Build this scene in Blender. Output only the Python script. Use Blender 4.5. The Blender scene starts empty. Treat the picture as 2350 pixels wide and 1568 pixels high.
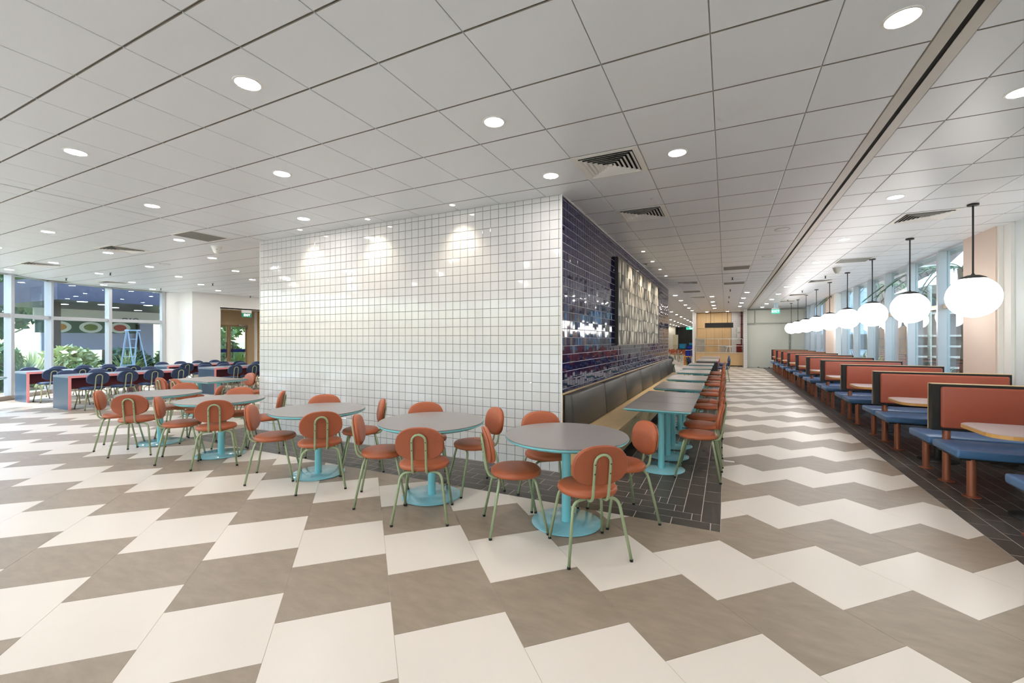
import bpy, bmesh, math, random
from mathutils import Vector, Matrix
random.seed(7)
R = math.radians
sc = bpy.context.scene
COL = sc.collection

# ------------------------------------------------------------------ camera, sky, sun, exposure
PHI = R(26.2035); EYE = 1.518; FPX = 995.7
cam = bpy.data.cameras.new('camera'); cam_o = bpy.data.objects.new('camera', cam); COL.objects.link(cam_o)
cam.sensor_fit = 'HORIZONTAL'; cam.sensor_width = 36.0; cam.lens = FPX / 2350 * 36.0
cam.shift_y = -(784 - 779.77) / 2350; cam.clip_start = .05; cam.clip_end = 400
cam_o.location = (0, 0, EYE); cam_o.rotation_euler = (R(90), 0, PHI)
sc.camera = cam_o
world = bpy.data.worlds.new('sky'); sc.world = world; world.use_nodes = True
wn = world.node_tree.nodes; wl = world.node_tree.links; wn.clear()
w_out = wn.new('ShaderNodeOutputWorld'); w_bg = wn.new('ShaderNodeBackground'); w_sky = wn.new('ShaderNodeTexSky')
w_sky.sky_type = 'NISHITA'; w_sky.sun_disc = False; w_sky.sun_elevation = R(57); w_sky.sun_rotation = R(250)
w_sky.air_density = 1.2; w_sky.dust_density = 2.0
w_bg.inputs['Strength'].default_value = 0.85
wl.new(w_sky.outputs[0], w_bg.inputs[0]); wl.new(w_bg.outputs[0], w_out.inputs[0])
sun = bpy.data.lights.new('sun', 'SUN'); sun.energy = 6.5; sun.angle = R(.6); sun.color = (1, .96, .88)
sun_o = bpy.data.objects.new('sun', sun); COL.objects.link(sun_o); sun_o.location = (-30, 0, 30)
sun_o.rotation_euler = (R(15), R(-30), 0)
vs = sc.view_settings
vs.view_transform = 'Standard'; vs.look = 'None'; vs.gamma = 1.0; vs.exposure = 0.15; vs.use_curve_mapping = False
LAMP = 146.0      # brightness of the recessed downlights
GLOBE = 8.0       # brightness of the pendant globes
CEIL = 3.18
cy = sc.cycles
cy.max_bounces = 5; cy.diffuse_bounces = 4; cy.glossy_bounces = 2; cy.transmission_bounces = 2; cy.transparent_max_bounces = 8
cy.caustics_reflective = False; cy.caustics_refractive = False; cy.use_adaptive_sampling = True; cy.adaptive_threshold = .11; cy.adaptive_min_samples = 14
cy.sample_clamp_indirect = 6.0

# ------------------------------------------------------------------ materials
def lin(c):
    return tuple(((x / 255) / 12.92 if x / 255 <= .04045 else ((x / 255 + .055) / 1.055) ** 2.4) for x in c) + (1.0,)
MATS = {}
def mat(name, rgb, rough=.5, metal=0.0, var=None, bump=None, spec=.5, coat=0.0, rand=0.0, rot=0.0):
    """var=(scale, amount, stretch): tonal noise in world space; bump=(scale, strength)"""
    if name in MATS: return MATS[name]
    m = bpy.data.materials.new(name); m.use_nodes = True; MATS[name] = m
    nt = m.node_tree; n = nt.nodes; l = nt.links; b = n['Principled BSDF']
    b.inputs['Roughness'].default_value = rough; b.inputs['Metallic'].default_value = metal
    b.inputs['Specular IOR Level'].default_value = spec; b.inputs['Coat Weight'].default_value = coat
    b.inputs['Coat Roughness'].default_value = .08
    col = lin(rgb); b.inputs['Base Color'].default_value = col
    src = None
    if var or bump:
        g = n.new('ShaderNodeNewGeometry'); mp = n.new('ShaderNodeMapping')
        l.new(g.outputs['Position'], mp.inputs[0]); mp.inputs['Rotation'].default_value = (0, 0, rot)
    if var:
        st = var[2] if len(var) > 2 else (1, 1, 1)
        mp.inputs['Scale'].default_value = st
        t = n.new('ShaderNodeTexNoise'); t.inputs['Scale'].default_value = var[0]; t.inputs['Detail'].default_value = 6
        t.inputs['Roughness'].default_value = .62
        l.new(mp.outputs[0], t.inputs['Vector'])
        rmp = n.new('ShaderNodeMapRange'); rmp.inputs['From Min'].default_value = .25; rmp.inputs['From Max'].default_value = .75
        rmp.inputs['To Min'].default_value = 1 - var[1]; rmp.inputs['To Max'].default_value = 1 + var[1]
        l.new(t.outputs['Fac'], rmp.inputs['Value']); src = rmp.outputs[0]
    if rand:
        oi = n.new('ShaderNodeObjectInfo'); r2 = n.new('ShaderNodeMapRange')
        r2.inputs['To Min'].default_value = 1 - rand; r2.inputs['To Max'].default_value = 1 + rand
        l.new(oi.outputs['Random'], r2.inputs['Value'])
        if src:
            mu = n.new('ShaderNodeMath'); mu.operation = 'MULTIPLY'; l.new(src, mu.inputs[0]); l.new(r2.outputs[0], mu.inputs[1]); src = mu.outputs[0]
        else: src = r2.outputs[0]
    if src:
        vm = n.new('ShaderNodeVectorMath'); vm.operation = 'SCALE'; vm.inputs[0].default_value = col[:3]
        l.new(src, vm.inputs['Scale']); l.new(vm.outputs[0], b.inputs['Base Color'])
    if bump:
        t2 = n.new('ShaderNodeTexNoise'); t2.inputs['Scale'].default_value = bump[0]; t2.inputs['Detail'].default_value = 3
        l.new(mp.outputs[0], t2.inputs['Vector'])
        bp = n.new('ShaderNodeBump'); bp.inputs['Strength'].default_value = bump[1]; bp.inputs['Distance'].default_value = .01
        l.new(t2.outputs['Fac'], bp.inputs['Height']); l.new(bp.outputs[0], b.inputs['Normal'])
    return m
def emit(name, rgb, strength):
    if name in MATS: return MATS[name]
    m = bpy.data.materials.new(name); m.use_nodes = True; MATS[name] = m
    b = m.node_tree.nodes['Principled BSDF']; b.inputs['Base Color'].default_value = tuple(c * .5 for c in rgb) + (1,)
    b.inputs['Emission Color'].default_value = tuple(rgb) + (1,); b.inputs['Emission Strength'].default_value = strength
    return m
def glass(name, tint, refl=1.0, base=.02):
    if name in MATS: return MATS[name]
    m = bpy.data.materials.new(name); m.use_nodes = True; MATS[name] = m
    nt = m.node_tree; n = nt.nodes; l = nt.links; n.clear()
    o = n.new('ShaderNodeOutputMaterial'); mx = n.new('ShaderNodeMixShader'); tr = n.new('ShaderNodeBsdfTransparent'); gl = n.new('ShaderNodeBsdfGlossy')
    lw_ = n.new('ShaderNodeLayerWeight'); lw_.inputs['Blend'].default_value = .5
    fr = n.new('ShaderNodeMath'); fr.operation = 'POWER'; fr.inputs[1].default_value = 5.0; l.new(lw_.outputs['Facing'], fr.inputs[0])
    ma = n.new('ShaderNodeMath'); ma.operation = 'MULTIPLY_ADD'; ma.inputs[1].default_value = refl; ma.inputs[2].default_value = base
    tr.inputs[0].default_value = tuple(tint) + (1,); gl.inputs['Roughness'].default_value = .0
    gl.inputs['Color'].default_value = (.95, .98, 1, 1)
    l.new(fr.outputs[0], ma.inputs[0]); l.new(ma.outputs[0], mx.inputs[0]); l.new(tr.outputs[0], mx.inputs[1]); l.new(gl.outputs[0], mx.inputs[2]); l.new(mx.outputs[0], o.inputs[0])
    return m
def wood(name, rgb, axis=(1, 12, 12), rough=.45, amt=.09):
    return mat(name, rgb, rough, var=(2.2, amt, axis))
CREAM = mat('cream_tile', (237, 225, 211), .3, var=(1.4, .02), rand=.012)
GREY = mat('grey_tile', (160, 143, 124), .38, var=(5.0, .14, (1.0, 3.0, 1)), rand=.03, rot=R(45))
GROUT = mat('grout', (190, 180, 165), .8)
DARK = mat('dark_tile', (84, 77, 70), .36, var=(4.0, .22), rand=.07)
DGROUT = mat('light_grout', (224, 212, 200), .8)
CEILM = mat('ceiling_panel', (240, 243, 246), .36, var=(.6, .01), rand=.008)
PEDGE = mat('panel_edge', (140, 134, 123), .7)
TBAR = mat('ceiling_grid', (176, 174, 166), .7)
WTILE = mat('white_glazed_tile', (226, 223, 220), .07, var=(2.0, .02), rand=.015, coat=.3)
WGROUT = mat('grey_grout', (120, 119, 116), .85)
BTILE = mat('blue_glazed_tile', (27, 23, 74), .05, var=(3.0, .25), rand=.2)
BGROUT = mat('pale_grout', (232, 228, 232), .8)
WHITE = mat('white_paint', (248, 245, 239), .6, var=(1.0, .01))
PINKWALL = mat('blush_paint', (232, 212, 196), .6, var=(.8, .015))
TRIMW = mat('white_trim', (246, 244, 238), .35)
BEIGEMETAL = mat('beige_metal', (206, 200, 188), .3, var=(6, .04))
BLACK = mat('black_slot', (18, 16, 12), .8)
ALU = mat('aluminium_frame', (196, 199, 202), .32, .25)
ALUW = mat('warm_aluminium', (200, 184, 160), .3, .4)
ORANGE = mat('terracotta_leather', (180, 95, 58), .42, var=(5, .05), bump=(220, .06))
ORANGEB = mat('terracotta_back', (166, 86, 54), .5, var=(5, .04), bump=(220, .05))
SAGE = mat('sage_tube', (160, 172, 132), .32, .15)
NAVY = mat('navy_leather', (48, 68, 104), .42, var=(5, .05), bump=(220, .06))
NAVYB = mat('navy_back', (44, 62, 96), .5, var=(5, .04))
SAGEP = mat('pale_sage_tube', (168, 172, 138), .3, .2)
RUBBER = mat('black_rubber', (26, 26, 26), .6)
CYAN = mat('turquoise_paint', (134, 206, 212), .28, var=(3, .02))
CYANG = mat('turquoise_gloss', (146, 206, 216), .1, var=(3, .03), coat=.5)
LAM = mat('grey_laminate', (146, 138, 134), .3, var=(8, .02))
OAK = wood('oak', (224, 192, 142), (9, .8, 9))
OAKV = wood('oak_upright', (226, 192, 142), (12, 12, .8))
BLACKF = mat('black_frame', (42, 40, 38), .45)
VINYL = mat('black_vinyl', (70, 64, 56), .36, var=(5, .05), bump=(160, .05))
BOOTHO = mat('booth_orange_vinyl', (182, 92, 68), .38, var=(4, .04), bump=(180, .05))
BOOTHB = mat('booth_blue_vinyl', (84, 124, 170), .36, var=(4, .04), bump=(180, .05))
COPPER = mat('copper_post', (178, 108, 80), .35, .35)
SLATE = mat('slate_blue_panel', (74, 96, 116), .3, var=(1.5, .1))
PINK = mat('pink_edge', (246, 158, 158), .45)
MAROON = mat('maroon_panel', (116, 50, 56), .5)
STEEL = mat('steel', (200, 198, 194), .25, .8)
LAMPM = emit('lamp_lens', (1, .965, .945), LAMP)
SPOTM = emit('spot_lens', (1, .93, .82), 30)
GLOBEM = emit('opal_globe', (1, .975, .94), GLOBE)
GLASS = glass('clear_glass', (.87, .935, .975), .95, .05)
GLASSR = glass('tinted_glass', (.80, .88, .89), .95, .05)
def frosted(name, rgb):
    m = bpy.data.materials.new(name); m.use_nodes = True; MATS[name] = m; nt = m.node_tree; n = nt.nodes; l = nt.links
    b = n['Principled BSDF']; b.inputs['Base Color'].default_value = lin(rgb); b.inputs['Roughness'].default_value = .2
    tl = n.new('ShaderNodeBsdfTranslucent'); tl.inputs[0].default_value = lin(rgb); mx = n.new('ShaderNodeMixShader'); mx.inputs[0].default_value = .45
    l.new(b.outputs[0], mx.inputs[1]); l.new(tl.outputs[0], mx.inputs[2]); l.new(mx.outputs[0], n['Material Output'].inputs[0]); return m
FROST = frosted('frosted_glass', (242, 243, 234))
# ------------------------------------------------------------------ mesh helpers
class MB:
    def __init__(s): s.v = []; s.f = []; s.m = []
    def add(s, vs_, fs, mi=0):
        o = len(s.v); s.v += [tuple(p) for p in vs_]; s.f += [tuple(i + o for i in f) for f in fs]; s.m += [mi] * len(fs); return s
    def box(s, x0, y0, z0, x1, y1, z1, mi=0):
        x0, x1 = min(x0, x1), max(x0, x1); y0, y1 = min(y0, y1), max(y0, y1); z0, z1 = min(z0, z1), max(z0, z1)
        return s.add([(x0, y0, z0), (x1, y0, z0), (x1, y1, z0), (x0, y1, z0), (x0, y0, z1), (x1, y0, z1), (x1, y1, z1), (x0, y1, z1)],
                     [(0, 3, 2, 1), (4, 5, 6, 7), (0, 1, 5, 4), (1, 2, 6, 5), (2, 3, 7, 6), (3, 0, 4, 7)], mi)
    def obox(s, p, q, w, z0, z1, mi=0):
        """upright slab from p to q (xy), thickness w"""
        p = Vector(p); q = Vector(q); d = (q - p).normalized(); nn = Vector((-d.y, d.x)) * w / 2
        c = [p + nn, p - nn, q - nn, q + nn]
        return s.prism([(a.x, a.y) for a in c], z0, z1, mi)
    def prism(s, poly, z0, z1, mi=0):
        n = len(poly); ar = sum(poly[i][0] * poly[(i + 1) % n][1] - poly[(i + 1) % n][0] * poly[i][1] for i in range(n))
        if ar < 0: poly = poly[::-1]
        vs_ = [(x, y, z0) for x, y in poly] + [(x, y, z1) for x, y in poly]
        fs = [tuple(range(n))[::-1], tuple(range(n, 2 * n))] + [(i, (i + 1) % n, n + (i + 1) % n, n + i) for i in range(n)]
        return s.add(vs_, fs, mi)
    def lathe(s, prof, n=24, c=(0, 0, 0), mi=0, sx=1, sy=1, caps=True):
        vs_ = []; fs = []
        for r, z in prof:
            for i in range(n):
                a = 2 * math.pi * i / n; vs_.append((c[0] + r * sx * math.cos(a), c[1] + r * sy * math.sin(a), c[2] + z))
        for j in range(len(prof) - 1):
            for i in range(n):
                fs.append((j * n + i, j * n + (i + 1) % n, (j + 1) * n + (i + 1) % n, (j + 1) * n + i))
        if caps and prof[0][0] > 1e-6: fs.append(tuple(range(n))[::-1])
        if caps and prof[-1][0] > 1e-6: fs.append(tuple(range((len(prof) - 1) * n, len(prof) * n)))
        return s.add(vs_, fs, mi)
    def tube(s, path, r, n=8, mi=0):
        P = [Vector(p) for p in path]; vs_ = []; fs = []; up = None
        for k, p in enumerate(P):
            t = ((P[k + 1] - p) if k == 0 else (p - P[k - 1]) if k == len(P) - 1 else (P[k + 1] - P[k - 1])).normalized()
            if up is None: up = t.orthogonal().normalized()
            up = (up - t * up.dot(t)); up = up.normalized() if up.length > 1e-6 else t.orthogonal().normalized()
            b = t.cross(up); rr = r[k] if isinstance(r, (list, tuple)) else r
            for i in range(n):
                a = 2 * math.pi * i / n; vs_.append(p + up * math.cos(a) * rr + b * math.sin(a) * rr)
        for k in range(len(P) - 1):
            for i in range(n): fs.append((k * n + i, k * n + (i + 1) % n, (k + 1) * n + (i + 1) % n, (k + 1) * n + i))
        fs.append(tuple(range(n))[::-1]); fs.append(tuple(range((len(P) - 1) * n, len(P) * n)))
        return s.add(vs_, fs, mi)
    def mesh(s, name, mats, smooth=False, bevel=0, segs=2):
        me = bpy.data.meshes.new(name); me.from_pydata(s.v, [], s.f)
        for m in (mats if isinstance(mats, (list, tuple)) else [mats]): me.materials.append(m)
        me.polygons.foreach_set('material_index', s.m)
        if bevel:
            bm = bmesh.new(); bm.from_mesh(me)
            eds = [e for e in bm.edges if len(e.link_faces) == 2 and e.calc_face_angle(0) > .5]
            bmesh.ops.bevel(bm, geom=eds, offset=bevel, segments=segs, affect='EDGES', profile=.5)
            bm.to_mesh(me); bm.free()
        me.update()
        if smooth:
            me.polygons.foreach_set('use_smooth', [True] * len(me.polygons))
            if smooth != 'all': me.set_sharp_from_angle(angle=R(38))
        return me
    def build(s, name, mats, parent=None, smooth=False, bevel=0, segs=2):
        return link(name, s.mesh(name, mats, smooth, bevel, segs), parent)
def link(name, me, parent=None, loc=None, rot=None):
    o = bpy.data.objects.new(name, me); COL.objects.link(o)
    if parent: o.parent = parent
    if loc: o.location = loc
    if rot: o.rotation_euler = rot
    return o
def empty(name, loc=(0, 0, 0), rz=0.0):
    o = bpy.data.objects.new(name, None); COL.objects.link(o); o.location = loc; o.rotation_euler = (0, 0, rz); o.empty_display_size = .1
    return o
def tag(o, label, cat, group=None):
    o['label'] = label; o['category'] = cat
    if group: o['group'] = group
    return o
def struct(o): o['kind'] = 'structure'; return o
def stuff(o): o['kind'] = 'stuff'; return o
def copy_tree(o, parent=None):
    c = o.copy(); COL.objects.link(c)
    if parent: c.parent = parent
    for ch in o.children: copy_tree(ch, c)
    return c
def clone(proto, flag, loc, rz, label, group=None):
    """first use moves the prototype itself, later uses copy it"""
    o = proto if not flag else copy_tree(proto)
    flag.append(1); o.location = loc; o.rotation_euler = (0, 0, rz); o['label'] = label
    if group: o['group'] = group
    return o
ORD = ['zeroth', 'first', 'second', 'third', 'fourth', 'fifth', 'sixth', 'seventh', 'eighth', 'ninth', 'tenth', 'eleventh', 'twelfth', 'thirteenth',
       'fourteenth', 'fifteenth', 'sixteenth', 'seventeenth', 'eighteenth', 'nineteenth', 'twentieth', 'twenty-first', 'twenty-second', 'twenty-third', 'twenty-fourth', 'twenty-fifth']
def fillet(pts, r, n=5):
    P = [Vector(p) for p in pts]; out = [P[0]]
    for i in range(1, len(P) - 1):
        a = P[i - 1] - P[i]; b = P[i + 1] - P[i]; d = min(r, a.length * .49, b.length * .49)
        p0 = P[i] + a.normalized() * d; p1 = P[i] + b.normalized() * d
        for k in range(n + 1):
            t = k / n; out.append(p0 * (1 - t) ** 2 + P[i] * 2 * t * (1 - t) + p1 * t * t)
    out.append(P[-1]); return out
def proj(x, y, z):
    rx = x * math.cos(PHI) + y * math.sin(PHI); fy = -x * math.sin(PHI) + y * math.cos(PHI)
    return rx, fy, (z - EYE)
def in_view(x, y, z, pad=.06):
    rx, fy, dz = proj(x, y, z)
    if fy < .3: return False
    return abs(rx / fy) < 1.18 + pad and abs(dz / fy) < .79 + pad
def clip(poly, a, b, c):
    """keep a*x+b*y<=c"""
    out = []
    for i in range(len(poly)):
        p = poly[i]; q = poly[(i + 1) % len(poly)]; dp = a * p[0] + b * p[1] - c; dq = a * q[0] + b * q[1] - c
        if dp <= 0: out.append(p)
        if (dp < 0 < dq) or (dq < 0 < dp):
            t = dp / (dp - dq); out.append((p[0] + (q[0] - p[0]) * t, p[1] + (q[1] - p[1]) * t))
    return out
def clip_rect(poly, x0, x1, y0, y1):
    for a, b, c in ((-1, 0, -x0), (1, 0, x1), (0, -1, -y0), (0, 1, y1)):
        poly = clip(poly, a, b, c)
        if len(poly) < 3: return []
    return poly
def area(poly): return abs(sum(poly[i][0] * poly[(i + 1) % len(poly)][1] - poly[(i + 1) % len(poly)][0] * poly[i][1] for i in range(len(poly)))) / 2
def pieces(parent, items, name, limit=300):
    """items: (centre, build(MB, origin), material, cache key). The nearest in view become parts of their own, the rest one stuff part per material"""
    items = sorted(items, key=lambda it: (not in_view(*it[0]), Vector(it[0] if False else (it[0][0], it[0][1], it[0][2] - EYE)).length))
    cache = {}; rest = {}
    for i, (c, fn, m, key) in enumerate(items):
        mn = m[0].name if isinstance(m, list) else m.name
        if i < limit:
            if key is None:
                mb = MB(); fn(mb, (0, 0, 0)); o = mb.build(name, m, parent)
            else:
                if (key, mn) not in cache:
                    mb = MB(); fn(mb, c); cache[(key, mn)] = mb.mesh(name, m)
                o = link(name, cache[(key, mn)], parent, loc=c)
        else:
            mb = rest.setdefault(mn, (MB(), m))[0]
            fn(mb, (0, 0, 0))
    for nm, (mb, m) in rest.items():
        stuff(mb.build('distant_' + name + 's', m, parent))
# ------------------------------------------------------------------ floor
floor = struct(MB().box(-18.5, -7, -.2, 4.2, 63, -.0015).build('floor', [GROUT]))
DX, DY = -.035, 3.79           # front right corner of the dark tiled strip round the tiled block
LX = -7.45                     # its left end
RX = 1.80                      # left edge of the dark floor under the booths
SQ = math.sqrt(.5); TW = .6001; TL = .5994
U0 = .09518 * EYE; O0 = 4.8445
light_regions = [(-18.4, RX, -6.5, DY), (DX, RX, DY, 27.6), (-18.4, LX, DY, 13.2), (-9.5, DX, 16.2, 62)]
def tile_items():
    its = []
    for c in range(-60, 60):
        u0 = U0 + c * TW; u1 = u0 + TW
        for k in range(-60, 62):
            t1 = (O0 - .5 * c - k) * TL; t0 = t1 - TL
            g = .0012
            quad = [(u * SQ - t * SQ, u * SQ + t * SQ) for u, t in ((u0 + g, t0 + g), (u1 - g, t0 + g), (u1 - g, t1 - g), (u0 + g, t1 - g))]
            cx = sum(p[0] for p in quad) / 4; cy = sum(p[1] for p in quad) / 4
            if cx < -19 or cx > RX + .5 or cy < -7 or cy > 40: continue
            if cy > 16 and cx < -5.2: continue
            polys = [q for q in (clip_rect(quad, *rg) for rg in light_regions) if len(q) > 2 and area(q) > 1e-4]
            if not polys: continue
            full = len(polys) >= 1 and abs(sum(area(q) for q in polys) - area(quad)) < 1e-5
            m = GREY if k % 2 == 0 else CREAM
            src = [quad] if full else polys
            def fn(mb, o, src=src):
                for q in src: mb.prism([(x - o[0], y - o[1]) for x, y in q], -.003 - o[2], -o[2])
            its.append(((cx, cy, 0.0), fn, m, 'full' if full else None))
    return its
pieces(floor, tile_items(), 'tile')
dark_regions = []
def brick(x0, x1, y0, y1):
    g = .0028
    return (x0 + g, x1 - g, y0 + g, y1 - g)
dark = []
NB = 7
for i in range(6):               # bands along the white wall
    y0 = DY + .15 * i; y1 = min(y0 + .15, 4.70); xr = DX - .15 * i
    x = xr + (-.075 if i % 2 == 0 else -.225) + .15 * i
    edges = [xr]; xx = -.11 + (0 if i % 2 == 0 else -.15)
    while xx > xr - .02: xx -= .3
    while xx > LX + .05: edges.append(xx); xx -= .3
    edges.append(LX)
    for a, b in zip(edges[1:], edges[:-1]): dark.append(brick(a, b, y0, y1))
for i in range(NB + 1):          # bands along the corridor
    x1 = DX - .15 * i; x0 = x1 - .15; ys = DY + .15 * (i + 1) if i < 6 else 4.70
    if i == NB: x0 = -1.30
    yy = 4.46 + (0 if i % 2 == 0 else .15); edges = [ys]
    while yy < ys + .02: yy += .3
    while yy < 16.1: edges.append(yy); yy += .3
    edges.append(16.2)
    for a, b in zip(edges[:-1], edges[1:]): dark.append(brick(x0, x1, a, b))
for i in range(13):              # bands under the booths
    x0 = RX + .145 * i; x1 = x0 + .145; yy = -.8 + (0 if i % 2 == 0 else .15)
    while yy < 27.5:
        dark.append(brick(x0, x1, yy, yy + .3)); yy += .3
MB().box(DX, DY, -.02, LX, 4.72, -.0008).box(DX, 4.72, -.02, -1.32, 16.2, -.0008).box(RX, -1.2, -.02, 3.7, 27.6, -.0008).build('grout_bed', [DGROUT], floor)
ditems = []
for (x0, x1, y0, y1) in dark:
    if x1 - x0 < .02 or y1 - y0 < .02: continue
    cx, cy = (x0 + x1) / 2, (y0 + y1) / 2
    def fn(mb, o, r=(x0, x1, y0, y1)): mb.box(r[0] - o[0], r[2] - o[1], -.003 - o[2], r[1] - o[0], r[3] - o[1], -o[2])
    std = abs((x1 - x0) * (y1 - y0) - (.15 - .0056) * (.3 - .0056)) < 1e-5
    key = ('a' if x1 - x0 > y1 - y0 else 'b') if std else None
    ditems.append(((cx, cy, 0.0), fn, DARK, key))
pieces(floor, ditems, 'brick')
# ------------------------------------------------------------------ ceiling
LW = [(-11.6, -6.5), (-12.3, -3.6), (-13.2, -1.0), (-14.1, 1.0), (-15.15, 2.75), (-16.23, 4.20), (-17.17, 5.20), (-17.62, 6.70), (-17.60, 8.17)]
roof_edge = [(x - .25, y) for x, y in LW] + [(-18.3, 8.2), (-18.3, 14), (-9.2, 14), (-9.2, 63), (4.0, 63), (4.0, -6.9), (-11.8, -6.9)]
ceiling = struct(MB().prism(roof_edge, CEIL + .008, CEIL + .25).build('ceiling', [TBAR]))
def win_x(y):
    for (xa, ya), (xb, yb) in zip(LW[:-1], LW[1:]):
        if ya <= y <= yb: return xa + (xb - xa) * (y - ya) / (yb - ya)
    return -17.7 if y > 8 else -11.6
xs = [.525 - .6 * k for k in range(31)][::-1] + [1.03]
xr = [1.21, 1.495, 2.095, 2.695, 3.295, 3.68]
ys = [1.235 - .6 * k for k in range(13)][::-1] + [1.53, 1.985, 2.59, 3.195] + [3.8 + .6 * k for k in range(98)]
citems = []
def panel_fn(r):
    def fn(mb, o):
        x0, x1, y0, y1 = r; g = .0035; c = .004
        x0 += g - o[0]; x1 -= g + o[0]; y0 += g - o[1]; y1 -= g + o[1]; z = CEIL - o[2]
        mb.add([(x0, y0, z + .014), (x1, y0, z + .014), (x1, y1, z + .014), (x0, y1, z + .014), (x0, y0, z + .002), (x1, y0, z + .002), (x1, y1, z + .002), (x0, y1, z + .002),
                (x0 + c, y0 + c, z), (x1 - c, y0 + c, z), (x1 - c, y1 - c, z), (x0 + c, y1 - c, z)],
               [(0, 4, 5, 1), (1, 5, 6, 2), (2, 6, 7, 3), (3, 7, 4, 0), (4, 8, 9, 5), (5, 9, 10, 6), (6, 10, 11, 7), (7, 11, 8, 4), (11, 10, 9, 8)])
        for j in (9, 7, 5, 3): mb.m[-j] = 1      # folded edges across the room coloured darker so cross joints show
    return fn
for cells in (xs, xr):
    for x0, x1 in zip(cells[:-1], cells[1:]):
        for y0, y1 in zip(ys[:-1], ys[1:]):
            cx, cy = (x0 + x1) / 2, (y0 + y1) / 2
            if cx - .1 < win_x(cy): continue
            if cells is xr and cy > 27.8: continue
            if -6.9 < cx < -1.8 and 4.9 < cy < 14.9: continue
            if cx < -9 and cy > 13.5: continue
            if cy > 30 and (cx > -1.2 or cx < -9): continue
            key = 'q' if abs((x1 - x0) - .6) < 1e-6 and abs((y1 - y0) - .6) < 1e-6 else None
            subs = [(x0, x1, y0, y1)]
            if x0 < -6.93 < x1: subs = [(x0, -6.945, y0, y1), (-6.92, x1, y0, y1)]; key = None
            if cells is xs and y0 < 12.17 < y1: subs = [(a, b, c, d) for (a, b, _, _) in subs for c, d in ((y0, 12.155), (12.185, y1))]; key = None
            for sb in subs:
                citems.append((((sb[0] + sb[1]) / 2, (sb[2] + sb[3]) / 2, CEIL), panel_fn(sb), [CEILM, PEDGE], key))
pieces(ceiling, citems, 'panel')
ch = MB().box(1.034, -7, CEIL - .004, 1.107, 27.5, CEIL + .03).box(1.139, -7, CEIL - .004, 1.207, 27.5, CEIL + .03)
ch.box(1.107, -7, CEIL + .001, 1.139, 27.5, CEIL + .006, 1)
struct(ch.build('trim_ceiling_channel', [BEIGEMETAL, BLACK]))
# ------------------------------------------------------------------ the tiled block
BX, BY, BXL, BYE = -1.68, 4.70, -7.06, 15.0
wf = struct(MB().box(BXL + .01, BY + .0035, 0, BX - .012, BY + .2, CEIL).build('wall_block_front', [WGROUT]))
ws = struct(MB().box(BX - .2, BY + .012, 0, BX - .0035, BYE - .01, CEIL).build('wall_block_side', [BGROUT]))
struct(MB().box(BXL + .01, BY + .2, 0, BXL + .2, BYE, CEIL).box(BXL + .2, BYE - .2, 0, BX - .2, BYE - .01, CEIL).build('wall_block_back', [WHITE]))
def tile_block(w, h, d, c):
    """vertices of a glazed tile, face looking along -y, centred; chamfer c"""
    w /= 2; h /= 2
    v = [(-w, d, -h), (w, d, -h), (w, d, h), (-w, d, h), (-w, c, -h), (w, c, -h), (w, c, h), (-w, c, h), (-w + c, 0, -h + c), (w - c, 0, -h + c), (w - c, 0, h - c), (-w + c, 0, h - c)]
    f = [(0, 1, 5, 4), (1, 2, 6, 5), (2, 3, 7, 6), (3, 0, 4, 7), (4, 5, 9, 8), (5, 6, 10, 9), (6, 7, 11, 10), (7, 4, 8, 11), (8, 9, 10, 11)]
    return v, f
def wall_tiles(parent, cells, mt, face, tilt, limit=300):
    """cells: (a0,a1,z0,z1) along the wall axis; face 'front' (y=BY) or 'side' (x=BX)"""
    data = []
    for (a0, a1, z0, z1) in cells:
        a = (a0 + a1) / 2; z = (z0 + z1) / 2
        p = (a, BY, z) if face == 'front' else (BX, a, z)
        data.append((p, round(a1 - a0, 4), round(z1 - z0, 4)))
    data.sort(key=lambda d: (d[0][0]) ** 2 + d[0][1] ** 2 + (d[0][2] - EYE) ** 2)
    cache = {}; mb = MB()
    for i, (p, w, h) in enumerate(data):
        e = (random.gauss(0, tilt), 0, (R(90) if face == 'side' else 0) + random.gauss(0, tilt))
        if i < limit:
            if (w, h) not in cache:
                q = MB(); q.add(*tile_block(w, h, .016, .0022)); cache[(w, h)] = q.mesh('tile', [mt])
            link('tile', cache[(w, h)], parent, p, e)
        else:
            from mathutils import Euler
            M = Euler(e).to_matrix(); v, f = tile_block(w, h, .016, .0022)
            mb.add([tuple(M @ Vector(q) + Vector(p)) for q in v], f)
    stuff(mb.build('distant_tiles', [mt], parent))
cells = []
xw = [-1.693 - .024]
while xw[-1] - .1115 > BXL + .01: xw.append(xw[-1] - .1115)
xw.append(BXL); xw = [-1.693] + xw
zw = [3.121 - .1108 * k for k in range(29)][::-1]; zw = [0.0] + [z for z in zw if z > .02] + [CEIL]
for a1, a0 in zip(xw[:-1], xw[1:]):
    for z0, z1 in zip(zw[:-1], zw[1:]):
        if a1 - a0 > .012 and z1 - z0 > .012: cells.append((a0 + .0024, a1 - .0024, z0 + .0024, z1 - .0024))
wall_tiles(wf, cells, WTILE, 'front', .0035)
cells = []
yb = [4.70, 4.793] + [4.793 + .0999 * k for k in range(1, 102)] + [BYE]
zb = [.90] + [.945 + .0999 * k for k in range(22)] + [3.142, CEIL]
for a0, a1 in zip(yb[:-1], yb[1:]):
    for z0, z1 in zip(zb[:-1], zb[1:]):
        if a1 - a0 > .012 and z1 - z0 > .012: cells.append((a0 + .0024, a1 - .0024, z0 + .0024, z1 - .0024))
wall_tiles(ws, cells, BTILE, 'side', .014)
struct(MB().box(-1.692, BY - .004, 0, BX + .004, BY + .012, CEIL).build('trim_corner', [TRIMW]))
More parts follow.
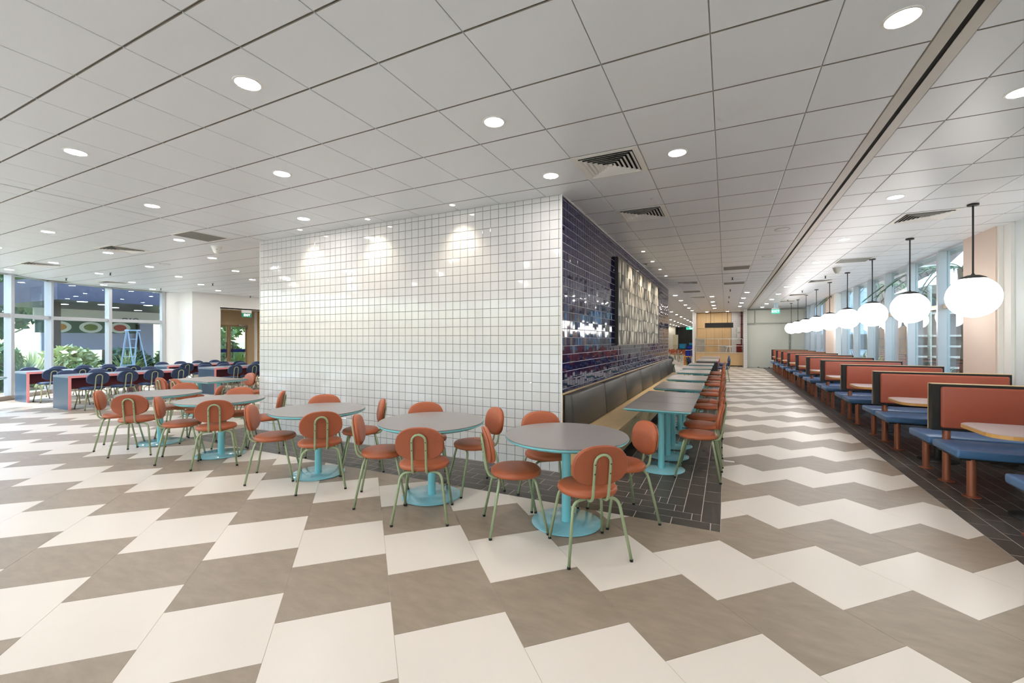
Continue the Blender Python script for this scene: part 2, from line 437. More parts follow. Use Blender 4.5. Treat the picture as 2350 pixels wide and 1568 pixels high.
struct(MB().box(BX - .01, BY, CEIL - .012, BX + .012, BYE, CEIL - .001).build('trim_top', [TRIMW]))
struct(MB().box(BXL - .006, BY - .004, 0, BXL + .006, BY + .012, CEIL).build('trim_left_edge', [TRIMW]))
struct(MB().box(BX - .012, BYE - .01, 0, BX + .004, BYE + .004, CEIL).build('trim_far_edge', [TRIMW]))
# ------------------------------------------------------------------ other walls
struct(MB().box(-9.2, BYE, 0, -9.0, 62, CEIL).build('wall_hall_left', [WHITE]))
struct(MB().box(-9.2, 62, 0, 0, 62.2, CEIL).build('wall_hall_end', [mat('dark_wall', (38, 40, 38), .25, var=(2, .3))]))
struct(MB().box(-1.62, 29.6, 0, -1.5, 62, CEIL).build('wall_hall_right', [WHITE]))
struct(MB().box(-9.2, 13.2, 0, BXL, 13.4, CEIL).box(-16.6, 13.2, 0, -9.2, 13.4, CEIL).build('wall_left_room_back', [WHITE]))

# right-hand wall: plaster near the camera, a blush pier, window bays
struct(MB().box(3.66, -6.5, 0, 3.9, 8.62, CEIL).build('wall_right_near', [mat('cool_white_paint', (232, 240, 240), .5)]))
struct(MB().box(3.62, 8.62, 0, 3.9, 8.80, CEIL).box(3.57, 8.80, 0, 3.9, 8.84, CEIL).build('trim_pier', [TRIMW]))
struct(MB().box(3.55, 8.84, 0, 3.9, 9.80, CEIL).build('wall_right_pier', [PINKWALL]))
struct(MB().box(3.55, 19.15, 0, 3.9, 20.85, CEIL).build('wall_right_far_pier', [PINKWALL]))
struct(MB().box(3.50, 18.85, 0, 3.9, 19.15, CEIL).build('trim_far_pier', [TRIMW]))
def bay(n, y0, y1, mull):
    root = struct(empty('window_%d' % n, (3.66, y0, 0)))
    def bx(nm, a, b, c, d, e, f, m): return MB().box(a - 3.66, b - y0, c, d - 3.66, e - y0, f).build(nm, [m], root)
    bx('sill', 3.56, y0, 0, 3.74, y1, .12, ALU); bx('head', 3.60, y0, CEIL - .03, 3.74, y1, CEIL, ALU)
    edges = [y0] + mull + [y1]
    for a in mull: bx('mullion', 3.53, a, .12, 3.70, a + .065, CEIL - .03, ALU)
    for a, b in zip(edges[:-1], edges[1:]):
        s0 = a + (.065 if a in mull else 0)
        bx('transom', 3.60, s0, 2.09, 3.70, b, 2.17, ALUW)
        bx('pane', 3.655, s0, 2.17, 3.665, b, CEIL - .03, GLASSR); bx('pane', 3.655, s0, .12, 3.665, b, 2.09, GLASSR)
bay(1, 9.80, 18.85, [10.70 + 1.475 * k for k in range(6)])
bay(2, 20.85, 26.75, [21.25 + 1.40 * k for k in range(4)])
# far frosted glass partition
root = struct(empty('wall_far_glass', (1.05, 26.8, 0)))
def fb(nm, x0, x1, z0, z1, m, d=.03, y=0): return MB().box(x0 - 1.05, y - d, z0, x1 - 1.05, y + d, z1).build(nm, [m], root)
GREYF = mat('grey_frame', (140, 142, 132), .35, .4)
fb('head', 1.05, 3.66, 3.10, CEIL, GREYF); fb('transom', 1.05, 3.66, 2.36, 2.41, GREYF); fb('transom', 1.05, 1.44, 2.33, 2.39, GREYF, .045)
fb('mullion', 1.40, 1.44, 2.41, 3.10, GREYF)
for a, b in ((1.05, 1.40), (1.44, 3.66)): fb('pane', a, b, 2.41, 3.10, FROST, .008)
for a, b in ((1.05, 2.318), (2.322, 2.98), (3.06, 3.66)): fb('pane', a, b, .02, 2.36, FROST, .008)
fb('mullion', 2.98, 3.06, 0, 2.36, GREYF); fb('threshold', 1.05, 3.66, 0, .02, GREYF)
for xx in (1.55, 2.05, 2.28): fb('floor_clip', xx, xx + .07, .02, .05, BLACKF, .02, -.02)
struct(MB().box(1.05, 30.2, 0, 3.9, 30.3, CEIL).box(3.66, 26.75, 0, 3.9, 30.2, CEIL).box(.95, 26.9, 0, 1.05, 30.2, CEIL).build('wall_behind_glass', [WHITE]))
# ------------------------------------------------------------------ left window wall (faceted), piers and door
FILL_WIN = [(3.66 - 2.18 * k, -6.5) for k in range(8)]  # unseen glazing behind the camera, added for soft fill light
WIN = list(zip(LW[:-1], LW[1:])) + list(zip(FILL_WIN[:-1], FILL_WIN[1:]))
for i, (p, q) in enumerate(WIN):
    p = Vector(p); q = Vector(q); c = (p + q) / 2; d = (q - p).normalized()
    root = struct(empty('window_%d' % (i + 3), (c.x, c.y, 0), math.atan2(d.y, d.x))); L = (q - p).length / 2
    def bx(nm, a, b, c_, e, f, g, m): return MB().box(a, b, c_, e, f, g).build(nm, [m], root)
    bx('kerb', -L - .03, -.06, 0, L + .03, .14, .11, mat('stone_kerb', (176, 168, 158), .6, var=(6, .08)))
    bx('mullion', L - .045, -.11, .11, L + .045, .05, CEIL, ALU)
    bx('head', -L + .04, -.03, CEIL - .03, L - .04, .04, CEIL, ALU)
    bx('transom', -L + .045, -.07, 2.08, L - .045, .04, 2.18, ALU)
    bx('pane', -L + .04, -.005, 2.18, L - .04, .005, CEIL - .03, GLASS); bx('pane', -L + .04, -.005, .11, L - .04, .005, 2.08, GLASS)
    # the room lies to the right of the walking direction: turn so that -y is indoors
    root.rotation_euler = (0, 0, math.atan2(d.y, d.x))
COOL = WHITE
struct(MB().obox((-17.62, 8.20), (-17.36, 8.60), .06, 0, CEIL).build('trim_1', [TRIMW]))
struct(MB().box(-17.8, 8.58, 0, -16.55, 8.68, CEIL).build('wall_left_return', [COOL]))
struct(MB().box(-16.75, 8.68, 0, -16.55, 9.52, CEIL).box(-16.75, 9.52, 2.655, -16.55, 13.2, CEIL).build('wall_left', [WHITE]))
struct(MB().box(-18.2, 9.42, 0, -16.75, 9.52, 2.7).build('wall_lobby_near', [WHITE]))
# lobby: panelled far side, ceiling, door wall
lob = struct(MB().box(-17.5, 11.42, 0, -16.4, 11.5, 2.7).build('wall_lobby_far', [mat('panel_gap', (70, 52, 32), .6)]))
for k, (z0, z1) in enumerate(((0, 1.0), (1.012, 2.66))): MB().box(-17.30, 11.40, z0, -16.42, 11.42, z1).build('panel', [wood('dark_oak', (180, 140, 88), (12, 12, .8))], lob)
MB().box(-17.5, 11.40, 0, -17.31, 11.42, 2.66).build('panel', [WHITE], lob)
struct(MB().box(-17.7, 9.5, 2.66, -16.55, 11.5, 2.7).build('ceiling_lobby', [mat('lobby_soffit', (176, 156, 130), .6)]))
struct(MB().box(-17.62, 9.5, 2.10, -17.52, 11.42, 2.66).box(-17.62, 11.16, 0, -17.52, 11.42, 2.1).build('wall_lobby_door', [mat('bronze_panel', (178, 156, 124), .4)]))
dr = struct(empty('door_1', (-17.57, 10.4, 0)))
BRONZE = mat('bronze_frame', (150, 128, 98), .35, .4)
def leaf(y0, y1, hy):
    o = MB().box(-.025, y0, .0, .025, y0 + .07, 2.1).box(-.025, y1 - .07, 0, .025, y1, 2.1).box(-.025, y0 + .07, 2.03, .025, y1 - .07, 2.1).box(-.025, y0 + .07, 0, .025, y1 - .07, .1).build('door_leaf', [BRONZE], dr)
    MB().box(-.004, y0 + .07, .1, .004, y1 - .07, 2.03).build('pane', [GLASS], o)
    MB().box(.005, y0 + .07, 1.02, .008, y1 - .07, 1.14).build('blue_band', [mat('blue_film', (16, 40, 120), .5)], o)
    MB().tube(fillet([(.03, hy, .82), (.09, hy, .82), (.09, hy, 1.42), (.03, hy, 1.42)], .05), .014, 8).build('handle', [mat('door_handle', (60, 50, 40), .3, .6)], o, True)
leaf(-.76, -.01, -.12); leaf(.01, .74, .12)
MB().box(.03, .35, 2.06, .10, .70, 2.12).box(.04, .45, 2.02, .06, .75, 2.05).build('door_closer', [STEEL], dr)
# ------------------------------------------------------------------ kiosk at the far end
root = struct(empty('wall_kiosk', (-1.6, 29.3, 0)))
MB().box(-.05, .03, 0, 2.75, .2, CEIL).build('backing', [mat('shadow_gap', (150, 116, 76), .7)], root)
xk = [0, .52, .98, 1.42, 1.90]
for a, b in zip(xk[:-1], xk[1:]):
    for z0, z1 in ((0, 1.1), (1.1, 2.2), (2.2, 3.15)): MB().box(a + .005, 0, z0 + .005, b - .005, .03, z1 - .005).build('panel', [OAKV], root)
tk = []
for i in range(8):
    for j in range(28): MB().box(1.92 + i * .1, 0, j * .113 + .002, 1.92 + i * .1 + .096, .03, j * .113 + .111) and tk.append((1.92 + i * .1, j * .113))
mbk = MB()
for a, z in tk: mbk.box(a, .002, z + .002, a + .096, .03, z + .111)
stuff(mbk.build('wall_tiles', [WTILE], root))
struct(MB().box(-1.75, 27.6, 0, -1.62, 29.6, CEIL).build('wall_kiosk_left', [WHITE]))
pil = struct(MB().box(.875, 26.5, 0, 1.045, 26.9, CEIL).build('wall_kiosk_pillar', [WGROUT]))
mbk = MB()
for j in range(28):
    mbk.box(.878, 26.492, j * .113 + .002, .958, 26.5, j * .113 + .111).box(.962, 26.492, j * .113 + .002, 1.042, 26.5, j * .113 + .111)
    for k in range(4): mbk.box(.867, 26.502 + k * .1, j * .113 + .002, .875, 26.598 + k * .1, j * .113 + .111)
stuff(mbk.build('wall_tiles', [WTILE], pil))
ct = tag(empty('serving_counter', (-.345, 27.5, 0)), 'pale wood serving counter with glass display shelves at the far kiosk', 'counter')
MB().box(-1.22, -.02, .06, 1.22, .5, .74).build('counter_body', [OAKV], ct)
MB().box(-1.2, .02, 0, 1.2, .45, .06).build('plinth', [BLACKF], ct)
MB().box(-1.24, -.05, .74, 1.24, .55, .79).build('worktop', [mat('pale_stone', (206, 190, 166), .3)], ct)
MARB = mat('grey_marble', (196, 184, 170), .25, var=(3, .22))
for z in (1.16, 1.56):
    MB().box(-1.24, .0, z, 1.24, .45, z + .014).build('glass_shelf', [glass('shelf_glass', (.9, .93, .9), 1.0, .08)], ct)
    MB().box(-1.24, -.012, z - .005, 1.24, .0, z + .022).build('rail', [STEEL], ct)
for x in (-1.2, -.74, -.02, .55, 1.2): MB().box(x - .01, .02, .79, x + .01, .04, 1.57).build('post', [STEEL], ct)
MB().box(-1.22, .3, .80, -.75, .34, 1.54).build('marble_panel', [MARB], ct); MB().box(.06, .3, .80, .54, .34, 1.20).build('marble_panel', [MARB], ct)
hs = tag(empty('hanging_menu_board', (-.335, 27.2, 2.33)), 'blank black menu board hanging from two rods above the kiosk counter', 'sign')
MB().box(-.725, -.03, -.14, .725, .03, .14).build('board', [BLACKF], hs, bevel=.006)
for x in (-.43, .43): MB().tube([(x, 0, .14), (x, 0, CEIL - 2.33)], .013).build('rod', [mat('rod_bronze', (96, 78, 60), .5)], hs, True)
st = tag(empty('stool', (.15, 27.62, .79)), 'white round-topped stool standing on the far kiosk counter', 'stool')
MB().lathe([(0, .31), (.15, .31), (.155, .33), (.15, .345), (0, .35)], 20).build('seat', [TRIMW], st, True)
for k in range(4):
    a = R(45 + 90 * k); MB().tube(fillet([(.06 * math.cos(a), .06 * math.sin(a), .31), (.13 * math.cos(a), .13 * math.sin(a), .2), (.17 * math.cos(a), .17 * math.sin(a), 0)], .08), .012, 6).build('leg', [TRIMW], st, True)
fc = tag(empty('fire_cabinet', (.80, 29.15, 0)), 'dark red fire hose cabinet at the right end of the kiosk counter', 'cabinet')
REDM = mat('dark_red', (128, 30, 24), .4)
MB().box(-.22, -.1, .75, .12, .1, 1.25).build('body', [REDM], fc, bevel=.006); MB().box(-.2, -.115, .77, .10, -.1, 1.23).build('door', [REDM], fc, bevel=.004)
MB().box(.06, -.13, .97, .075, -.115, 1.05).build('handle', [STEEL], fc)
fp = tag(empty('fire_riser_pipe', (.86, 29.1, 0)), 'dark red vertical riser pipe above the fire cabinet', 'pipe')
MB().tube([(0, 0, 1.25), (0, 0, CEIL)], .05, 10).build('pipe', [mat('oxide_red', (110, 50, 44), .5)], fp, True)
for z in (1.6, 2.4, 2.9): MB().lathe([(.05, 0), (.065, .01), (.065, .05), (.05, .06)], 12, (0, 0, z)).build('collar', [BLACKF], fp, True)
for k, z in enumerate((1.62, 1.98)):
    nb = tag(empty('notice', (.72, 29.24, z)), ('lower' if k == 0 else 'upper') + ' of two white notices on the kiosk tile wall', 'notice')
    MB().box(-.11, 0, 0, .09, .02, .28).build('sheet', [TRIMW], nb); MB().box(-.125, -.006, .02, -.11, .02, .24).build('holder', [BLACKF], nb)
# ------------------------------------------------------------------ banquette along the blue wall
bq = tag(empty('banquette', (BX, BY, 0)), 'long oak bench with black padded back along the blue tiled wall', 'bench')
LB = BYE - BY
MB().box(.0, .012, .405, .545, LB, .45).build('seat_board', [OAK], bq, bevel=.003, segs=1)
MB().box(.50, .012, .12, .525, LB, .405).build('front_panel', [wood('oak_front', (206, 178, 130), (9, 4, 1.0))], bq)
MB().box(.10, .03, 0, .44, LB - .02, .12).box(.44, .03, 0, .46, LB, .16).build('toe_kick', [BLACK], bq)
MB().box(-.012, 0, 0, .012, .012, .905).box(.012, 0, .12, .52, .012, .45).box(.012, 0, 0, .45, .012, .12).build('end_panel', [OAKV], bq)
MB().box(.0, .012, .885, .02, LB, .90).build('top_rail', [OAK], bq)
yc = [.012, 1.51, 2.97, 4.50, 5.97, 7.30, 8.90, LB]
for a, b in zip(yc[:-1], yc[1:]):
    mb = MB(); a += .004; b -= .004
    mb.add([(.02, a, .452), (.15, a, .452), (.115, a, .895), (.02, a, .895), (.02, b, .452), (.15, b, .452), (.115, b, .895), (.02, b, .895)],
           [(0, 1, 2, 3), (7, 6, 5, 4), (1, 5, 6, 2), (2, 6, 7, 3), (0, 4, 5, 1), (0, 3, 7, 4)])
    mb.build('back_cushion', [VINYL], bq, 'all', .022, 3)
# ------------------------------------------------------------------ wall art of patterned panels
art = tag(empty('wall_art', (BX, 7.33, 1.42)), 'large framed brown and cream patterned panel hung on the blue tiled wall', 'artwork')
AW, AH = 5.0, 1.50
fr = MB().box(.002, 0, 0, .045, AW, AH)
fr.build('backboard', [BLACKF], art)
FRB = mat('bronze_rim', (150, 138, 116), .4, .3)
MB().box(.045, 0, AH - .012, .062, AW, AH).build('frame_rail', [FRB], art); MB().box(.045, 0, 0, .062, AW, .012).build('frame_rail', [FRB], art)
MB().box(.045, 0, .012, .062, .03, AH - .012).build('frame_rail', [BLACKF], art); MB().box(.045, AW - .03, .012, .062, AW, AH - .012).build('frame_rail', [BLACKF], art)
ART = [mat('art_taupe', (124, 114, 100), .55), mat('art_umber', (90, 82, 70), .55), mat('art_grey', (150, 142, 128), .55), mat('art_cream', (252, 242, 222), .45)]
def art_tile(seed, w, h):
    rg = random.Random(seed); mb = MB(); t = .006
    mb.box(0, 0, 0, t, w, h, rg.choice((0, 1, 2)))
    def sheet(pts, mi, zz): mb.add([(zz, y, z) for y, z in pts] + [(t, y, z) for y, z in pts], [tuple(range(len(pts)))] + [(i, i + len(pts), (i + 1) % len(pts) + len(pts), (i + 1) % len(pts)) for i in range(len(pts))], mi)
    # half panel of another tone bounded by an arc
    n = 8; x0 = rg.uniform(.3, .7) * w; bow = rg.uniform(-.22, .22) * w
    arc = [(max(.002, min(w - .002, x0 + bow * math.sin(math.pi * i / n))), h * i / n) for i in range(n + 1)]
    sheet([(0.001, 0)] + arc + [(.001, h)], rg.choice((0, 1, 2)), t + .001)
    if rg.random() < .6:
        x0 = rg.uniform(.55, .85) * w; bow = rg.uniform(.05, .2) * w
        arc = [(min(w - .002, x0 + bow * math.sin(math.pi * i / n)), h * i / n) for i in range(n + 1)]
        sheet(arc[::-1][::-1] + [(w - .001, h), (w - .001, 0)], rg.choice((0, 1, 2)), t + .0015)
    for _ in range(rg.choice((1, 2, 2, 3))):
        # slender cream petal
        c = rg.uniform(.15, .85) * w; wd = rg.uniform(.08, .17) * w; k = rg.choice((0, 1, 2, 3))
        if k == 0: pts = [(c + wd * math.sin(math.pi * i / n), h * i / n) for i in range(n + 1)] + [(c - wd * math.sin(math.pi * i / n), h * i / n) for i in range(n - 1, 0, -1)]
        elif k == 1: pts = [(c - 1.6 * wd, .002), (c + wd, .002)] + [(c + wd - wd * 1.3 * (i / n) ** 1.6, h * .9 * i / n) for i in range(1, n + 1)]
        elif k == 2: pts = [(c + 1.5 * wd, h - .002), (c - wd, h - .002)] + [(c - wd + wd * 1.4 * (i / n) ** 1.6, h - h * .9 * i / n) for i in range(1, n + 1)]
        else: pts = [(c + wd * math.cos(math.pi * i / n), h * .55 * math.sin(math.pi * i / n)) for i in range(n + 1)]
        pts = [(max(.002, min(w - .002, y)), max(.001, min(h - .001, z))) for y, z in pts]
        sheet(pts, 3, t + .0022)
    return mb.mesh('art_tile', ART)
tw, th = (AW - .06) / 20, (AH - .024) / 6
variants = [art_tile(s_, tw - .003, th - .003) for s_ in range(24)]
for i in range(20):
    for j in range(6): link('tile', variants[random.randrange(24)], art, (.045, .03 + i * tw + .0015, .012 + j * th + .0015))
# ------------------------------------------------------------------ chairs
def superpt(a, e):
    c, s_ = math.cos(a), math.sin(a); return (math.copysign(abs(c) ** (2 / e), c), math.copysign(abs(s_) ** (2 / e), s_))
def make_chair(name, seat_m, back_m, tube_m, detail):
    t = tag(empty(name), '', 'chair')
    N = 28
    mb = MB(); prof = [(.0, .426), (.86, .426), (.97, .434), (1.0, .449), (.985, .464), (.93, .475), (.78, .483), (.45, .487), (0, .488)]
    vs_ = []; fs = []
    for r, z in prof:
        for i in range(N):
            x, y = superpt(2 * math.pi * i / N, 2.15); vs_.append((x * .213 * r, .012 + y * .205 * r, z))
    for j in range(len(prof) - 1):
        for i in range(N): fs.append((j * N + i, j * N + (i + 1) % N, (j + 1) * N + (i + 1) % N, (j + 1) * N + i))
    mb.add(vs_, fs); mb.build('seat', [seat_m], t, 'all')
    # backrest: thin shell behind, padded cushion in front
    def oval(name_, prof_, m):
        q = MB(); vv = []; ff = []
        for r, d in prof_:
            for i in range(N):
                x, z = superpt(2 * math.pi * i / N, 2.45)
                zz = z * .138 * r; w = .200 * r * (1 - .05 * z)
                yy = -.2465 - .16 * zz + d + .35 * (x * w) ** 2
                vv.append((x * w, yy, .672 + zz))
        for j in range(len(prof_) - 1):
            for i in range(N): ff.append((j * N + i, (j + 1) * N + i, (j + 1) * N + (i + 1) % N, j * N + (i + 1) % N))
        q.add(vv, ff); return q.build(name_, [m], t, True)
    oval('back_shell', [(0, 0), (.96, 0), (.985, .005), (.985, .012), (.95, .014), (0, .014)], back_m)
    oval('backrest', [(0, .0125), (.93, .0125), (.99, .017), (1.0, .026), (.985, .038), (.93, .047), (.8, .053), (.45, .057), (0, .058)], seat_m)
    # the U-shaped tube that carries the back
    pts = []
    for s_ in (-1, 1):
        p = fillet([(.056 * s_, .05, .418), (.056 * s_, -.222, .418), (.056 * s_, -.2635, .70)], .07, 6)
        pts.append(p)
    top = [Vector((.056 * math.cos(a), -.2635 - .16 * .055 * math.sin(a), .70 + .055 * math.sin(a))) for a in [math.pi * k / 8 for k in range(1, 8)]]
    path = pts[0] + top[::-1] + pts[1][::-1]
    bf = MB().tube(path, .0103, 8).build('back_frame', [tube_m], t, 'all')
    if detail:
        for s_ in (-1, 1):
            for z in (.625, .69):
                MB().lathe([(.0, 0), (.0048, 0), (.004, .003), (0, .0035)], 8).build('screw', [RUBBER], bf)
                o = bf.children[-1]; o.location = (.056 * s_, -.262 - .148 * (z - .69) - .0085, z); o.rotation_euler = (R(90), 0, 0)
    for sx, sy in ((-1, -1), (1, -1), (-1, 1), (1, 1)):
        fx = .226 if sy < 0 else .215; fy = -.226 if sy < 0 else .226
        top_y = -.13 if sy < 0 else .12
        p = fillet([(.03 * sx, top_y, .418), (.165 * sx, top_y + .018 * sy, .418), (fx * sx, fy, .012)], .085, 6)
        lg = MB().tube(p, .0108, 8).build('leg', [tube_m], t, 'all')
        MB().tube([(fx * sx, fy, .0), (fx * sx, fy, .016)], .0125, 8).build('foot', [RUBBER], lg)
    return t
ch_o = make_chair('dining_chair', ORANGE, ORANGEB, SAGE, True); f_o = []
ch_c = make_chair('dining_chair', ORANGE, ORANGEB, SAGE, False); f_c = []
ch_b = make_chair('dining_chair', NAVY, NAVYB, SAGEP, False); f_b = []
def face(px, py, tx, ty): return math.atan2(-(tx - px), ty - py)
# ------------------------------------------------------------------ round tables
def round_table(c, label):
    t = tag(empty('round_table', (c[0], c[1], 0)), label, 'table', 'round turquoise tables by the white wall')
    MB().lathe([(0, .722), (.503, .722), (.505, .725), (.505, .729), (.503, .731), (0, .731)], 56).build('tabletop', [LAM], t, True)
    MB().lathe([(0, .690), (.468, .690), (.475, .692), (.507, .710), (.509, .7215), (0, .7215)], 56).build('edge_band', [CYAN], t, True)
    MB().lathe([(.0, .012), (.0375, .012), (.0375, .69), (0, .69)], 20).build('pole', [CYAN], t, True)
    MB().lathe([(0, .002), (.283, .002), (.287, .005), (.287, .009), (.280, .013), (0, .0135)], 48).build('base', [CYANG], t, True)
    return t
def rt_label(i): return '%s round grey table on a turquoise pedestal, counting from the blue-tiled corner' % ORD[i]
RT = [(-1.19, 3.44), (-2.57, 3.45), (-4.15, 3.45), (-6.0, 3.46), (-7.50, 3.46)]
for i, c in enumerate(RT): round_table(c, rt_label(i + 1))
# chairs at diagonal places: SE, SW, NE, NW
offs = {'SE': [(.295, -.383), (.233, -.42), (.365, -.28), (.40, -.285), (.41, -.44)],
        'SW': [(-.357, -.25), (-.365, -.28), (-.315, -.315), (-.225, -.36), (-.23, -.38)],
        'NE': [(.39, .32), (.27, .37), (.32, .34), (.33, .36), (.36, .38)],
        'NW': [(-.31, .36), (-.34, .37), (-.36, .36), (-.36, .40), (-.33, .40)]}
words_ = {'SE': 'back to the camera, near right', 'SW': 'at its near left', 'NE': 'at its far right', 'NW': 'at its far left'}
for k in ('SE', 'SW', 'NE', 'NW'):
    for i, c in enumerate(RT):
        o = offs[k][i]; x, y = c[0] + o[0], c[1] + o[1]
        w = words_[k]
        clone(ch_o, f_o, (x, y, 0), face(x, y, c[0], c[1]) + random.uniform(-.05, .05), 'terracotta chair, %s round table from the blue corner, %s' % (ORD[i + 1], w), 'terracotta chairs round the round tables')
# a further round table at the left edge of the picture
round_table((-13.72, 3.02), 'round grey table cut by the left edge, beside the window')
# ------------------------------------------------------------------ rectangular tables
def rect_table(x0, x1, y0, y1, label, group, poles):
    t = tag(empty('rectangular_table', ((x0 + x1) / 2, (y0 + y1) / 2, 0)), label, 'table', group)
    a, b = (x1 - x0) / 2, (y1 - y0) / 2
    MB().box(-a + .002, -b + .002, .722, a - .002, b - .002, .731).build('tabletop', [LAM], t)
    m = MB(); ins = .038
    m.add([(-a + ins, -b + ins, .69), (a - ins, -b + ins, .69), (a - ins, b - ins, .69), (-a + ins, b - ins, .69), (-a, -b, .713), (a, -b, .713), (a, b, .713), (-a, b, .713), (-a, -b, .7215), (a, -b, .7215), (a, b, .7215), (-a, b, .7215)],
          [(0, 3, 2, 1), (0, 1, 5, 4), (1, 2, 6, 5), (2, 3, 7, 6), (3, 0, 4, 7), (4, 5, 9, 8), (5, 6, 10, 9), (6, 7, 11, 10), (7, 4, 8, 11), (8, 9, 10, 11)])
    m.build('edge_band', [CYAN], t)
    for px, py, rb in poles:
        MB().lathe([(0, .012), (.0375, .012), (.0375, .69), (0, .69)], 20, (px, py, 0)).build('pole', [CYAN], t, True)
        MB().lathe([(0, .002), (rb - .004, .002), (rb, .005), (rb, .009), (rb - .006, .013), (0, .0135)], 40, (px, py, 0)).build('base', [CYANG], t, True)
    return t
corr = [(5.08, 5.695), (5.698, 6.312), (6.315, 6.93), (7.37, 7.98), (7.983, 8.60), (9.12, 9.72), (9.723, 10.33), (11.10, 11.72), (11.723, 12.35), (12.75, 13.42), (13.423, 14.10), (14.68, 15.32), (15.323, 15.96)]
for i, (a, b) in enumerate(corr):
    rect_table(-1.06, -.338, a, b, '%s rectangular grey table from the front along the oak bench' % ORD[i + 1], 'tables along the bench', [(.02, -.03, .262)])
for i, (a, b) in enumerate(corr):
    y = (a + b) / 2 - .10; x = -.27 + random.uniform(-.012, .012)
    clone(ch_c, f_c, (x, y, 0), face(x, y, x - 1, y) + random.uniform(-.04, .04), '%s terracotta chair from the front along the corridor side of the bench tables' % ORD[i + 1], 'terracotta chairs along the corridor')
# two pushed-together tables in the left room
rect_table(-9.92, -9.262, 4.72, 5.48, 'left half of the turquoise-edged rectangular table pair behind the round tables', 'tables in the left room', [(0, 0, .26)])
rect_table(-9.258, -8.60, 4.72, 5.48, 'right half of the turquoise-edged rectangular table pair behind the round tables', 'tables in the left room', [(0, 0, .26)])
for (x, y, tx, ty, lb) in ((-9.50, 4.62, -9.45, 5.6, 'terracotta chair at the near left side of the rectangular table pair'), (-8.95, 4.60, -8.9, 5.6, 'terracotta chair at the near right side of the rectangular table pair'),
                           (-9.12, 5.62, -9.2, 4.6, 'terracotta chair facing the camera, far left of the rectangular table pair'), (-8.62, 5.66, -8.7, 4.6, 'terracotta chair facing the camera, far right of the rectangular table pair'),
                           (-8.95, 6.75, -8.75, 7.7, 'terracotta chair half hidden by the left end of the white tiled wall')):
    clone(ch_c, f_c, (x, y, 0), face(x, y, tx, ty), lb, 'terracotta chairs in the left room')
# ------------------------------------------------------------------ communal tables with pink edges
def communal(x0, x1, y0, y1, label, endm, group):
    t = tag(empty('communal_table', ((x0 + x1) / 2, (y0 + y1) / 2, 0)), label, 'table', group)
    a, b = (x1 - x0) / 2, (y1 - y0) / 2; e = .006
    MB().box(-a + e, -b, .69, a - e, b, .735).build('tabletop', [mat('communal_top', (146, 156, 166), .3) if endm is SLATE else LAM], t)
    for s_ in (-1, 1):
        MB().box(-a + e, s_ * b, 0, a - e, s_ * (b - .05), .69).build('end_panel', [endm], t)
        q = MB().box(s_ * (a - e), -b, .685, s_ * a, b, .735)
        q.box(s_ * (a - e), -b, 0, s_ * a, -b + .05, .685).box(s_ * (a - e), b - .05, 0, s_ * a, b, .685)
        q.build('edge_trim', [PINK], t)
    MB().box(-.03, -b + .05, .42, .03, b - .05, .69).build('modesty_panel', [MAROON], t)
    for s_ in (-1, 1): MB().box(-a + .02, s_ * (b - .05), .02, a - .02, s_ * (b - .056), .69).build('inner_lining', [MAROON], t)
    return t
G1 = 'communal tables in the left room'
tabs = [(-13.42, -12.66, 4.15, 6.42, 'front', 'nearest'), (-13.42, -12.66, 7.12, 9.40, 'rear', 'nearest'), (-15.78, -15.06, 4.20, 6.48, 'front', 'window'), (-15.78, -15.06, 7.12, 9.40, 'rear', 'window')]
lab = ['slate and pink communal table in front, its near end toward the camera', 'slate and pink communal table behind the front one, near the door', 'slate and pink communal table beside the window, farther left', 'slate and pink communal table in front of the white wall, farthest back']
nm = ['front communal table', 'communal table behind the front one', 'communal table beside the window', 'communal table farthest back']
for i, (x0, x1, y0, y1, a, b) in enumerate(tabs):
    communal(x0, x1, y0, y1, lab[i], SLATE, G1)
    for k in range(4):
        y = y0 + .36 + k * .53
        for s_, w in ((1, 'near side'), (-1, 'window side')):
            x = (x1 + .12) if s_ > 0 else (x0 - .12)
            clone(ch_b, f_b, (x, y, 0), face(x, y, x - s_, y) + random.uniform(-.07, .07), '%s navy chair, %s of the %s' % (ORD[k + 1], w, nm[i]), 'navy chairs at the communal tables')
# corridor communal tables beyond the bench
DKEND = mat('charcoal_panel', (44, 42, 40), .5)
communal(-.985, -.245, 17.5, 19.85, 'charcoal and pink communal table beyond the bench tables in the corridor', DKEND, 'communal tables in the corridor')
communal(-.985, -.245, 20.2, 22.6, 'farther charcoal and pink communal table before the kiosk counter', DKEND, 'communal tables in the corridor')
for k, y in enumerate((17.9, 18.7, 20.6, 21.5)):
    clone(ch_b, f_b, (-.10, y, 0), face(0, 0, -1, 0), '%s navy chair on the corridor side of the charcoal tables' % ORD[k + 1], 'navy chairs at the charcoal tables')
for k, y in enumerate((18.6, 19.5)):
    clone(ch_b, f_b, (-1.14, y, 0), face(0, 0, 1, 0) + .25, ('nearer' if k == 0 else 'farther') + ' navy chair on the left side of the charcoal table', 'navy chairs at the charcoal tables')
